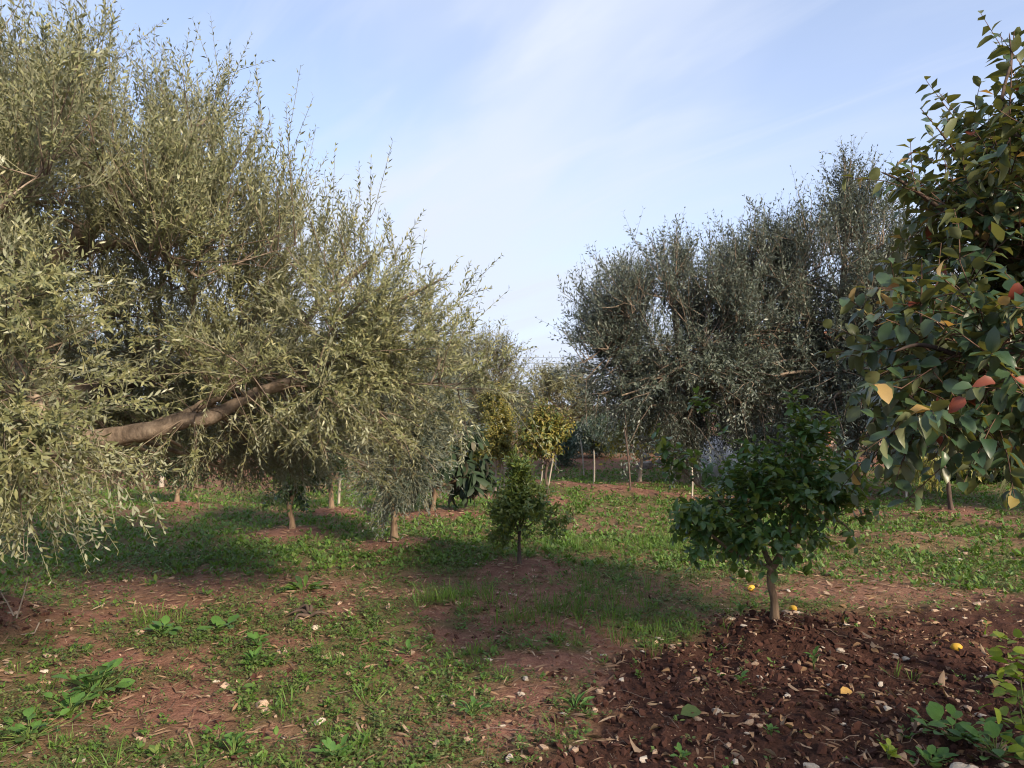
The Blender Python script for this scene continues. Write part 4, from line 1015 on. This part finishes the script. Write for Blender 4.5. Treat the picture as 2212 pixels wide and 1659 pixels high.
def box(x0, x1, y0, y1, z0, z1):
    V = np.array([[x, y, z] for z in (z0, z1) for y in (y0, y1) for x in (x0, x1)], float)
    return V, np.array([[0, 2, 3, 1], [4, 5, 7, 6], [0, 1, 5, 4], [1, 3, 7, 5], [3, 2, 6, 7], [2, 0, 4, 6]])
def house():
    x0, x1, y0, y1 = 9.6, 17.2, 31.0, 36.0
    z0 = zc(13, 33) - .3; zt = 3.7
    root = empty('farmhouse', (13, 31, z0)); b = np.array([13, 31, z0])
    tag(root, 'pinkish farmhouse with terracotta details glimpsed through the tall olive', 'house')
    wx = [(10.6, 11.5), (15.0, 15.9)]; wz = (1.4, 2.7)
    ch = []
    xs = [x0, 10.6, 11.5, 15.0, 15.9, x1]
    for k in range(5):
        if k in (1, 3): ch += [box(xs[k], xs[k + 1], y0, y0 + .25, z0, wz[0]), box(xs[k], xs[k + 1], y0, y0 + .25, wz[1], zt)]
        else: ch.append(box(xs[k], xs[k + 1], y0, y0 + .25, z0, zt))
    ch += [box(x0, x0 + .25, y0 + .25, y1, z0, zt), box(x1 - .25, x1, y0 + .25, y1, z0, zt), box(x0 + .25, x1 - .25, y1 - .25, y1, z0, zt)]
    mesh_obj('wall', ch, M['plaster'], root, b, smooth=False)
    for (a0, a1) in wx:
        w = mesh_obj('window', [box(a0, a0 + .07, y0 - .02, y0 + .1, wz[0], wz[1]), box(a1 - .07, a1, y0 - .02, y0 + .1, wz[0], wz[1]), box(a0 + .07, a1 - .07, y0 - .02, y0 + .1, wz[1] - .07, wz[1]), box(a0 + .07, a1 - .07, y0 - .02, y0 + .1, wz[0], wz[0] + .07)], M['woodwork'], root, b, smooth=False)
        mesh_obj('pane', [box(a0 + .07, a1 - .07, y0 + .04, y0 + .06, wz[0] + .07, wz[1] - .07)], M['glass'], w, b, smooth=False)
    mesh_obj('pilaster', [box(12.3, 12.75, y0 - .12, y0 - .003, z0, zt - .1)], M['brickred'], root, b, smooth=False)
    V = np.array([[x0 - .3, y0 - .3, zt], [x1 + .3, y0 - .3, zt], [x1 + .3, y1 + .3, zt], [x0 - .3, y1 + .3, zt], [x0 - .3, (y0 + y1) / 2, zt + .9], [x1 + .3, (y0 + y1) / 2, zt + .9]])
    V2 = np.vstack([V, V + [0, 0, .12]])
    F = np.array([[6, 7, 11, 10], [8, 9, 10, 11], [0, 4, 5, 1], [3, 2, 5, 4], [0, 1, 7, 6], [1, 5, 11, 7], [5, 2, 8, 11], [2, 3, 9, 8], [3, 4, 10, 9], [4, 0, 6, 10]])
    rf = mesh_obj('roof', [(V2, F)], M['roof_tile'], root, b, smooth=False)
    mesh_obj('chimney', [box(14.2, 14.7, 33.2, 33.7, zt + .7, zt + 1.6)], M['plaster'], rf, b, smooth=False)
house()
def wires():
    ends = [np.array([-16., 58.]), np.array([15., 55.])]
    zs = 6.2
    tops = []
    for k, e in enumerate(ends):
        z0 = zc(*e); root = empty('utility_pole', (e[0], e[1], z0)); b = np.array([e[0], e[1], z0])
        tag(root, ['utility pole far off behind the big olive', 'utility pole far off behind the grey-green olives'][k], 'pole', 'poles carrying the distant wires')
        mesh_obj('post', [bark_tube([b - [0, 0, .3], b + [0, 0, 3], b + [0, 0, zs - z0]], [.14, .12, .09], 12, 10, .03)], M['stake_dark'], root, b)
        mesh_obj('crossarm', [box(e[0] - .6, e[0] + .6, e[1] - .2, e[1] - .1, zs - .5, zs - .4)], M['stake_dark'], root, b, smooth=False)
    for k, (dz, nm) in enumerate(((0, 'topmost of the thin wires crossing the sky gap'), (-.45, 'second of the thin wires crossing the sky gap'), (-.75, 'third of the thin wires crossing the sky gap'), (-1.15, 'lowest of the thin wires crossing the sky gap'))):
        t = np.linspace(0, 1, 30)
        p = np.stack([ends[0][0] + (ends[1][0] - ends[0][0]) * t, ends[0][1] + (ends[1][1] - ends[0][1]) * t, zs + .25 + dz - 1.1 * (1 - (2 * t - 1) ** 2) - .8 * t], -1)
        tag(mesh_obj('overhead_wire', [tubes(p[None], np.full((1, 30), .009), 4)], M['cable']), nm, 'wire', 'overhead wires')
wires()

# ------------------------------------------------------------------ ground cover, stones, litter
def polar(r, n, r0, r1, half=38.0, pw=1.0):
    """points in the wedge seen by the camera (and some beyond); pw = 0 even over the area, 1 thinning out with distance"""
    a = np.radians(r.uniform(-half, half, n)); u = r.random(n)
    e = 2 - pw
    rad = (r0 ** e + (r1 ** e - r0 ** e) * u) ** (1 / e)
    return rad * np.sin(a), rad * np.cos(a)
def rosettes(r, cx, cy, nl, ll, wr, elev, tm, zoff=.0, lift=0.02):
    n = len(cx)
    ci = np.repeat(np.arange(n), nl)
    an = r.uniform(0, 6.28, len(ci)); el = r.uniform(elev[0], elev[1], len(ci))
    size = np.repeat(ll * r.uniform(.55, 1.45, n), nl) * r.uniform(.6, 1.2, len(ci))
    off = r.uniform(0, .5, len(ci)) * size
    px, py = cx[ci] + np.cos(an) * off, cy[ci] + np.sin(an) * off
    p = np.stack([px, py, H(px, py) + zoff + r.uniform(0, lift, len(ci)) * np.repeat(r.uniform(.3, 1.6, n), nl)], -1)
    d = np.stack([np.cos(an) * np.cos(el), np.sin(an) * np.cos(el), np.sin(el)], -1)
    nn = np.stack([-np.cos(an) * np.sin(el), -np.sin(an) * np.sin(el), np.cos(el)], -1) + r.normal(0, .35, (len(ci), 3))
    return leaves_chunk(p, d, nn, size, size * wr * r.uniform(.75, 1.2, len(ci)), tm)
def thin(r, x, y, f):
    k = r.random(len(x)) < f(x, y); return x[k], y[k]
def ground_cover():
    r = np.random.default_rng(77)
    ch = []
    x, y = thin(r, *polar(r, 17000, 2.9, 9.0, 36, .7), lambda x, y: cover(x, y) ** 1.2 * .95 + .02 * tilled(x, y))
    ch.append(rosettes(r, x, y, 7, .023, .55, (.1, .9), T_DIA, .0, .035))
    x, y = thin(r, *polar(r, 1500, 2.6, 9.5, pw=.6), lambda x, y: cover(x, y) ** 1.5 * .8 + .03)
    ch.append(rosettes(r, x, y, 8, .040, .42, (.2, 1.0), T_OVATE, .0, .04))
    tag(mesh_obj('low_weeds', ch, M['weed']), 'low bright green weeds spread over the near orchard floor', 'weeds', kind='stuff')
    ch = []
    x, y = thin(r, *polar(r, 30000, 2.9, 9.5, 36, .8), lambda x, y: np.clip(cover(x, y) + .15, 0, 1) * (1 - .9 * tilled(x, y)) * sst(fbm(x * 1.6, y * 1.6, 3, 93), .38, .6))
    ch.append(rosettes(r, x, y, 8, .020, .5, (-.1, .8), T_DIA, .0, .045))
    tag(mesh_obj('creeping_weeds', ch, M['weed_dark']), 'fine dull green creeping weeds matted on the soil', 'weeds', kind='stuff')
    x, y = thin(r, *polar(r, 30000, 7.5, 22, 36, .95), lambda x, y: cover(x, y))
    tag(mesh_obj('orchard_weeds', [rosettes(r, x, y, 5, .050, .5, (.25, 1.2), T_DIA, 0, .03)], M['weed']), 'green carpet of short weeds between the small trees', 'weeds', kind='stuff')
    # grass in tufts
    x, y = thin(r, *polar(r, 2600, 3.2, 16, pw=.8), lambda x, y: cover(x, y) * sst(fbm(x * .8 + 9, y * .8, 3, 55), .46, .62))
    ch = [rosettes(r, x, y, 14, .07, .05, (.6, 1.5), T_LANCE)]
    for (u, v, n, s) in ((1270, 1325, 60, .28), (1290, 1270, 40, .3), (1220, 1190, 50, .35), (1000, 1310, 40, .2), (945, 1310, 16, .1), (1420, 1180, 60, .4), (1480, 1160, 50, .3), (1100, 1350, 16, .15), (1650, 1130, 40, .4), (330, 1345, 14, .12), (1390, 1380, 24, .2), (700, 1080, 60, .6), (300, 1075, 60, .8)):
        g = G(u, v); cx = g[0] + r.normal(0, s, n); cy = g[1] + r.normal(0, s * .8, n)
        ch.append(rosettes(r, cx, cy, 12, .11, .035, (.7, 1.5), T_LANCE))
    tag(mesh_obj('grass', ch, M['grass']), 'tufts of taller bright grass scattered through the weeds', 'grass', kind='stuff')
    # dry straw and stalks
    n = 30000
    x, y = polar(r, n, 2.6, 15, pw=.8)
    k = r.random(n) < (.25 + .75 * (1 - cover(x, y))) * (1 - .75 * tilled(x, y)); x, y = x[k], y[k]; n = len(x)
    an = r.uniform(0, 6.28, n); el = r.normal(.05, .18, n)
    p = np.stack([x, y, H(x, y) + .006 + r.uniform(0, .02, n)], -1)
    d = np.stack([np.cos(an) * np.cos(el), np.sin(an) * np.cos(el), np.sin(el)], -1)
    l = r.uniform(.03, .11, n); w = r.uniform(.002, .012, n) * (1 + .07 * y)
    tag(mesh_obj('dry_litter', [leaves_chunk(p, d, np.array([0, 0, 1.]) + r.normal(0, .5, (n, 3)), l, w, T_LANCE)], M['straw']), 'dry straw and dead stalks littering the red soil', 'litter', kind='stuff')
    # small fallen leaves beyond the larger ones
    n = 3600
    x, y = polar(r, n, 2.6, 13, pw=.8)
    k = r.random(n) < .22 + .75 * tilled(x, y) * sst(x, .3, 1.6) + .5 * sst(x, 2.2, 3.4) * (1 - sst(y, 8.5, 10)); x, y = x[k], y[k]; n = len(x)
    an = r.uniform(0, 6.28, n); el = r.normal(.08, .25, n)
    p = np.stack([x, y, H(x, y) + .012], -1); d = np.stack([np.cos(an) * np.cos(el), np.sin(an) * np.cos(el), np.sin(el)], -1)
    l = r.uniform(.025, .06, n)
    tag(mesh_obj('leaf_litter', [leaves_chunk(p, d, np.array([0, 0, 1.]) + r.normal(0, .45, (n, 3)), l, l * r.uniform(.35, .6, n), OV[2])], M['dead_leaf']), 'small curled brown leaves strewn over the orchard floor', 'leaf litter', kind='stuff')
    # clods of dug soil
    ch = []
    for k in range(4):
        n = 3000
        x, y = polar(r, n, 2.9, 6.5, pw=.6); q = r.random(n) < np.maximum(tilled(x, y), .5 * mound_mask(x, y)) + .04; x, y = x[q], y[q]; n = len(x)
        tv, tf = mesh_arrays(CLODS[k]); s = .008 + .030 * r.random(n) ** 2.5; an = r.uniform(0, 6.28, n)
        V = tv[None] * s[:, None, None] * np.stack([r.uniform(.7, 1.3, n), r.uniform(.7, 1.3, n), r.uniform(.7, 1.3, n)], -1)[:, None]
        V = np.stack([V[..., 0] * np.cos(an)[:, None] - V[..., 1] * np.sin(an)[:, None], V[..., 0] * np.sin(an)[:, None] + V[..., 1] * np.cos(an)[:, None], V[..., 2]], -1) + np.stack([x, y, H(x, y) + s * .25], -1)[:, None]
        ch.append((V.reshape(-1, 3), (tf[None] + (np.arange(n) * len(tv))[:, None, None]).reshape(-1, 3)))
    tag(mesh_obj('soil_clods', ch, M['clod'], smooth=False), 'crumbly dark clods of freshly dug red soil', 'soil', kind='stuff')
    # gravel: stones too small to tell apart
    ch = []
    for k in range(3):
        n = 1900
        x, y = polar(r, n, 2.6, 14, pw=.8); q = r.random(n) < .25 + .5 * tilled(x, y) + .5 * mound_mask(x, y); x, y = x[q], y[q]; n = len(x)
        tv, tf = mesh_arrays(CLODS[k]); s = .005 + .012 * r.random(n) ** 2; an = r.uniform(0, 6.28, n)
        V = tv[None] * s[:, None, None]
        V = np.stack([V[..., 0] * np.cos(an)[:, None] - V[..., 1] * np.sin(an)[:, None], V[..., 0] * np.sin(an)[:, None] + V[..., 1] * np.cos(an)[:, None], V[..., 2]], -1) + np.stack([x, y, H(x, y) + s * .3], -1)[:, None]
        ch.append((V.reshape(-1, 3), (tf[None] + (np.arange(n) * len(tv))[:, None, None]).reshape(-1, 3)))
    tag(mesh_obj('gravel', ch, M['stone'], smooth=False), 'small pale pebbles scattered in the red soil', 'gravel', kind='stuff')
    # brown twigs on the soil
    n = 240
    x, y = polar(r, n, 2.7, 7, pw=.5); an = r.uniform(0, 6.28, n); L = r.uniform(.05, .22, n)
    t = np.linspace(-.5, .5, 5)
    px = x[:, None] + np.cos(an)[:, None] * L[:, None] * t; py = y[:, None] + np.sin(an)[:, None] * L[:, None] * t + (r.normal(0, .012, (n, 5)))
    pz = H(px, py) + .012 + r.uniform(0, .012, (n, 5))
    tag(mesh_obj('fallen_twigs', [tubes(np.stack([px, py, pz], -1), r.uniform(.0012, .003, n)[:, None] * np.ones((1, 5)), 4)], M['straw_dark']), 'thin dry twigs lying on the soil', 'twigs', kind='stuff')
ground_cover()

def stone_at(u, v, size, label, meshes, k, rz=0.0, group=None, sink=.2, name='stone', flat=1.0):
    g = G(u, v); o = link(bpy.data.objects.new(name, meshes[k % len(meshes)]))
    o.location = (g[0], g[1], float(H(*g)) + size * (.5 - sink) * flat); o.scale = (size, size * .85, size * flat); o.rotation_euler = (.2 * math.sin(k * 2.1), .2 * math.cos(k * 1.3), rz)
    return tag(o, label, 'stone', group)
big = [((1549, 1538), .040, 'pale blocky limestone in dug soil at bottom centre right'), ((2118, 1612), .036, 'rounded brown stone near the bottom right weeds'), ((1815, 1415), .034, 'flat oval pale stone below the lemon mound'),
       ((302, 1372), .055, 'rough rounded yellowish stone by the grass tuft at lower left'), ((682, 1368), .036, 'small rounded pale stone beside the dark root in the middle ground'), ((1700, 1345), .05, 'reddish stone lying against the foot of the lemon trunk'),
       ((1392, 1640), .034, 'angular tan stone on dug soil at the bottom edge'), ((565, 1522), .055, 'long flat sunlit stone among the weeds at lower left'), ((690, 1560), .04, 'pale wedge-shaped stone in the bottom left weeds'), ((1295, 1498), .028, 'light pinkish stone on the edge of the weeds near the centre bottom'),
       ((1100, 1635), .036, 'ochre stone at the bottom edge where weeds meet dug soil'), ((1630, 1445), .028, 'pair-like pale stone below the lemon mound, left side')]
for k, ((u, v), s, lab) in enumerate(big): stone_at(u, v, s, lab, STONES if k % 2 else STONES_P, k, k * 1.7, 'large loose stones', flat=.75 if 'flat' in lab else 1)
def boulder_mesh():
    t = np.linspace(.01, 3.13, 14)[:, None]; p = (np.arange(24) * math.pi / 12)[None]
    k = 1 + .07 * np.sin(3 * p + 2 * t) + .05 * np.sin(5 * t - p)
    V = np.stack([np.sin(t) * np.cos(p) * k, np.sin(t) * np.sin(p) * .8 * k, np.cos(t) * .62 * k + 0 * p], -1).reshape(-1, 3)
    i = np.arange(13)[:, None] * 24; s = np.arange(24)[None]; s2 = (s + 1) % 24
    return make_mesh('boulder', [(V, np.stack([i + s, i + 24 + s, i + 24 + s2, i + s2], -1).reshape(-1, 4))], [M['stone_pale']])
stone_at(2088, 1688, .085, 'large smooth whitish boulder cut by the bottom edge at right', [boulder_mesh()], 0)
ORD = 'first second third fourth fifth sixth seventh eighth ninth tenth eleventh twelfth thirteenth fourteenth fifteenth sixteenth seventeenth eighteenth nineteenth twentieth'.split()
def ordinal(k):
    if k < 20: return ORD[k]
    t, o_ = divmod(k + 1, 10)
    return {2: 'twent', 3: 'thirt', 4: 'fort', 5: 'fift'}[t] + ('ieth' if o_ == 0 else 'y-' + ORD[o_ - 1])
BANDS = [(1610, 'along the bottom edge'), (1550, 'just above the bottom edge'), (1500, 'low in the picture'), (1460, 'below round yellow leaf'), (1420, 'below the lemon tree mound'), (1380, 'level with the mound foot'), (1340, 'level with lemon trunk foot'),
         (1290, 'level with the lemon trunk'), (1230, 'level with the mandarin stem'), (1170, 'level with young olive trunk'), (0, 'on the far ground')]
def name_by_place(items, cat):
    """items: (object, look phrase, group). Each gets look + band of the picture + its count from the left among those alike in the band"""
    bins = {}
    for o, look, grp in items:
        p = o.matrix_basis.translation
        u, v, _ = project(np.array(p))
        if not (-40 < u < 2252 and v < 1700): bands = 'outside the picture frame'
        else: bands = next(b for lim, b in BANDS if v >= lim)
        bins.setdefault((look, bands), []).append((float(u), o, grp))
    for (look, bands), L in bins.items():
        L.sort(key=lambda t: t[0])
        for k, (_, o, grp) in enumerate(L):
            place = '' if len(L) == 1 else (', leftmost' if k == 0 else ', rightmost' if k == len(L) - 1 else ', ' + ordinal(k) + ' from left')
            tag(o, look + place + ' ' + bands if place else look + ' ' + bands, cat, grp)
def many_stones():
    r = np.random.default_rng(5)
    n = 3000
    x, y = polar(r, n, 3.2, 13, 34, .9)
    til, mm = tilled(x, y), mound_mask(x, y)
    k = r.random(n) < .26 + .25 * til + .45 * mm
    x, y, til, mm = x[k], y[k], til[k], mm[k]
    s = .011 + .027 * r.random(len(x)) ** 2.0
    order = np.argsort(-s / np.hypot(x, y))[:288]
    items = []
    for i in order:
        pale = r.random() < .3
        o = link(bpy.data.objects.new('stone', (STONES_P if pale else STONES)[int(r.integers(5))]))
        fx, fz = r.uniform(.9, 1.5), r.uniform(.55, .95)
        o.matrix_basis = Matrix.LocRotScale(Vector((x[i], y[i], float(H(x[i], y[i])) + s[i] * .28)), Matrix.Rotation(r.uniform(0, 6.28), 3, 'Z').to_quaternion() @ Matrix.Rotation(r.uniform(-.4, .4), 3, 'X').to_quaternion(), Vector((s[i] * fx, s[i] * r.uniform(.7, 1.1), s[i] * fz)))
        look = ('tiny ' if s[i] < .016 else 'small ') + ('whitish ' if pale else 'ochre ') + ('flat ' if fz < .7 else 'chunky ') + 'stone'
        look += ' on dug soil' if til[i] > .5 else ' on mound' if mm[i] > .4 else ' among weeds'
        items.append((o, look, 'small loose stones'))
    name_by_place(items, 'stone')
many_stones()

def fallen_leaves():
    r = np.random.default_rng(15)
    n = 2400
    x, y = polar(r, n, 3.2, 7.5, 34, .6)
    pr = .70 * tilled(x, y) * sst(x, .4, 1.8) + .10 * tilled(x, y) + .6 * sst(x, 1.9, 3.0) * (1 - sst(y, 7, 8)) + .02
    k = r.random(n) < pr; x, y = x[k], y[k]
    l = .028 + .055 * r.random(len(x)) ** 1.6; order = r.permutation(np.argsort(-l / np.hypot(x, y))[:290])[:230]
    ms = [make_mesh('dry_leaf', [(OV[q][0] * np.array([1, 1, (1, 1.3, 1.5, .7)[q]]), OV[q][1])], [M['dead_leaf']]) for q in range(4)]
    items = []
    for i in order:
        q = int(r.integers(4)); o = bpy.data.objects.new('fallen_leaf', ms[q]); an = r.uniform(0, 6.28)
        face = r.random() < .6; wr = r.uniform(.36, .62)
        up = np.array([0, 0, 1.0 if face else -1.0]) + r.normal(0, .35, 3)
        p = np.array([x[i], y[i], float(H(x[i], y[i])) + (.004 if face else .014)])
        o.matrix_basis = leaf_matrix(p, np.array([math.cos(an), math.sin(an), r.normal(.05, .2)]), up, l[i], l[i] * wr); link(o)
        look = ('narrow ' if wr < .45 else 'broad ') + ('curled ' if q in (1, 2) else 'flat ') + 'dry fallen leaf' + (', underside up' if not face else '')
        items.append((o, look, 'dry leaves fallen on the soil'))
    name_by_place(items, 'leaf')
    for (u, v, s, an, mk, lab) in ((1470, 1562, .11, .1, 'weed_dark', 'large pale green fallen leaf lying flat at bottom centre right'), (1816, 1505, .075, .3, 'dead_yellow', 'round yellow fallen leaf on dark soil below the lemon tree'), (2150, 1490, .08, 1.0, 'persimmon_tan', 'orange-brown fallen leaf near the right edge')):
        g = G(u, v); me = make_mesh('big_fallen_leaf', [(OV[3][0], OV[3][1])], [M[mk]]); o = bpy.data.objects.new('fallen_leaf', me)
        o.matrix_basis = leaf_matrix(np.array([g[0], g[1], float(H(*g)) + .03]), np.array([math.cos(an), math.sin(an), .1]), np.array([0, -.3, 1]), s, s * .75); link(o); tag(o, lab, 'leaf', 'large fallen leaves')
fallen_leaves()

# ------------------------------------------------------------------ single plants that can be picked out
def plant(u, v, label, nl, ll, wr, elev, tms, mat, key, seed, name='weed_plant', stem=0.0, group=None, spread=.3, cat='plant'):
    r = np.random.default_rng(seed); g = G(u, v); b = np.array([g[0], g[1], float(H(*g))])
    root = empty(name, tuple(b)); tag(root, label, cat, group)
    an = np.arange(nl) * 2.4 + r.normal(0, .3, nl); el = r.uniform(elev[0], elev[1], nl); s = ll * r.uniform(.6, 1.15, nl)
    h = stem * r.uniform(.15, 1, nl)
    off = spread * ll * r.uniform(0, 1, nl)
    p = b + np.stack([np.cos(an) * off, np.sin(an) * off, h + .004], -1)
    d = np.stack([np.cos(an) * np.cos(el), np.sin(an) * np.cos(el), np.sin(el)], -1)
    n = np.stack([-np.cos(an) * np.sin(el), -np.sin(an) * np.sin(el), np.cos(el)], -1) + r.normal(0, .2, (nl, 3))
    place_leaves(root, b, [p, d, n, s, s * wr], range(nl), key, tms, mat)
    q = np.stack([np.repeat(b[None], nl, 0) - [0, 0, .01], (b + p) / 2 + [0, 0, .004], p], 1)
    mesh_obj('stem', [tubes(q, np.full((nl, 3), .0022), 4)], M['stem_green'], root, b)
PT = [tmpl_broad((.34, .5, .34), .14, .25, .05, s) for s in (31, 32, 33)]
PL = [tmpl_broad((.26, .5, .42), .2, .35, .04, s) for s in (34, 35)]
plant(205, 1500, 'clump of broad bright green leaves at lower left', 34, .085, .72, (.2, 1.1), PT, M['weed_big'], 'wb', 1, stem=.14, spread=1.6)
plant(150, 1545, 'second broad-leaved green weed left of the bright clump', 22, .075, .72, (.2, 1.1), PT, M['weed_big'], 'wb', 2, stem=.1, spread=1.5)
plant(1242, 1528, 'star-shaped weed with long narrow leaves near bottom centre', 12, .11, .2, (.15, 1.0), PL, M['weed_big'], 'wl', 3)
plant(350, 1375, 'broad-leaved weed beside the rounded stone at lower left', 18, .085, .7, (.1, .9), PT, M['weed_big'], 'wb', 4, stem=.06, spread=1.2)
plant(470, 1372, 'round-leaved weed right of the one by the rounded stone', 12, .09, .8, (.1, .8), PT, M['weed_big'], 'wb', 5, stem=.05, spread=1.2)
plant(555, 1400, 'leafy green weed in the straw below the shaded litter', 16, .08, .45, (.3, 1.1), PL, M['weed_big'], 'wl', 6, stem=.05)
plant(548, 1440, 'upright leafy weed at lower left of centre', 16, .08, .4, (.4, 1.2), PL, M['weed_big'], 'wl', 7, stem=.06)
plant(1020, 1545, 'bushy green weed near bottom centre left', 20, .07, .4, (.3, 1.1), PL, M['weed_big'], 'wl', 8, stem=.06, spread=.8)
plant(655, 1275, 'large dark green thistle-like weed in the mid ground', 26, .16, .28, (.2, .9), PL, M['weed'], 'wd', 9, spread=.8)
plant(720, 1640, 'leafy weed cut by the bottom edge left of centre', 18, .07, .55, (.3, 1.1), PT, M['weed_big'], 'wb', 10, stem=.06, spread=1)
plant(505, 1630, 'lanky weed at the bottom left', 14, .07, .5, (.3, 1.1), PT, M['weed_big'], 'wb', 11, stem=.1, spread=.8)
plant(2060, 1590, 'spreading green weed near the bottom right corner', 24, .085, .75, (.1, .9), PT, M['weed_big'], 'wb', 12, stem=.07, spread=1.8)
plant(2150, 1630, 'broad-leaved weed in the bottom right corner', 26, .085, .75, (.1, .9), PT, M['weed_big'], 'wb', 13, stem=.08, spread=1.6)
plant(2010, 1640, 'low green weed at bottom right beside the whitish boulder', 20, .07, .7, (.1, .9), PT, M['weed_big'], 'wb', 14, stem=.05, spread=1.6)
plant(1920, 1645, 'small yellow-green plant at the bottom right edge', 12, .05, .7, (.3, 1.1), PT, M['lime_leaf'], 'lime', 15, stem=.05)
plant(1665, 1590, 'tiny seedling on the dark dug soil at bottom right of centre', 8, .045, .6, (.3, 1.1), PT, M['weed_big'], 'wb', 16, stem=.05)
plant(1758, 1450, 'single small green weed on the slope below the lemon mound', 10, .055, .5, (.4, 1.2), PT, M['weed_big'], 'wb', 17, stem=.1)
plant(1600, 1480, 'small low weed left of the lemon mound foot', 12, .05, .5, (.2, 1.0), PT, M['weed_big'], 'wb', 18, stem=.04)
plant(1600, 1355, 'green weed with fine leaves left of the lemon trunk', 14, .065, .35, (.5, 1.3), PL, M['weed_big'], 'wl', 19, stem=.08)
plant(1470, 1640, 'weed sprig at the bottom edge on dug soil', 9, .05, .5, (.3, 1.1), PT, M['weed_big'], 'wb', 20, stem=.04)
plant(880, 1420, 'small leafy weed on red soil left of centre', 12, .06, .5, (.3, 1.1), PL, M['weed_big'], 'wl', 21, stem=.04)
plant(60, 1600, 'dense round-leaved weed patch in the bottom left corner', 40, .06, .75, (.1, .9), PT, M['weed_big'], 'wb', 22, stem=.08, spread=3.2)
def lime_shrub():
    c = P(2218, 1470, 3.35); b = np.array([c[0], c[1], float(H(c[0], c[1]))]); root = empty('garden_plant', tuple(b))
    tag(root, 'yellow-green leafy garden plant cut by the right edge', 'plant')
    r = np.random.default_rng(3)
    n = 120
    p = b + np.stack([r.normal(0, .055, n), r.normal(0, .07, n), r.uniform(.08, .60, n)], -1)
    d = r.normal(0, 1, (n, 3)); d[:, 2] = np.abs(d[:, 2]) * .4 - .1
    place_leaves(root, b, [p, d, np.array([0, 0, 1.]) + r.normal(0, .4, (n, 3)), r.uniform(.04, .075, n), r.uniform(.035, .06, n)], range(n), 'lime', PT, M['lime_leaf'])
    for k in range(5):
        e = b + [r.normal(0, .05), r.normal(0, .05), r.uniform(.3, .5)]
        mesh_obj('stem', [tubes(np.array([[b - [0, 0, .02], (b + e) / 2 + [.01, 0, 0], e]]), np.array([[.005, .004, .002]]), 5)], M['stem_green'], root, b)
lime_shrub()
def dry_stalks():
    for (u, v, pts, lab) in ((36, 1335, ((0, 0), (14, -45), (26, -90)), 'bare pale dry stalk standing by the olive root'), (30, 1330, ((0, 0), (-14, -28), (-28, -50)), 'short bare dry stalk leaning left by the olive root'), (85, 1345, ((0, 0), (-10, 22), (-40, 26)), 'bent dry stalk lying over the olive root')):
        Yd = 5.0 + .1 * (u % 3); q = np.array([[P(u + a, v + c, Yd) for a, c in pts]])
        b = q[0, 0].copy(); o = mesh_obj('dry_stalk', [tubes(q, np.array([[.006, .005, .003]]), 5)], M['bark_pale'], None, b); o.location = b; tag(o, lab, 'stalk', 'dry stalks by the olive root')
dry_stalks()
def dead_root():
    g = G(668, 1345); b = np.array([g[0], g[1], float(H(*g))]); root = empty('dead_root', tuple(b)); tag(root, 'dark twisted dead root lying on the soil left of centre', 'root')
    r = np.random.default_rng(2)
    for k in range(7):
        an = r.uniform(0, 6.28); L = r.uniform(.08, .2); q = [b + [0, 0, .02], b + [math.cos(an) * L * .5, math.sin(an) * L * .5, r.uniform(.03, .09)], b + [math.cos(an + .5) * L, math.sin(an + .5) * L, r.uniform(.0, .05)]]
        mesh_obj('root_arm', [bark_tube(q, [.016, .011, .004], 10, 6, .2, k)], M['bark_dark'], root, b)
dead_root()
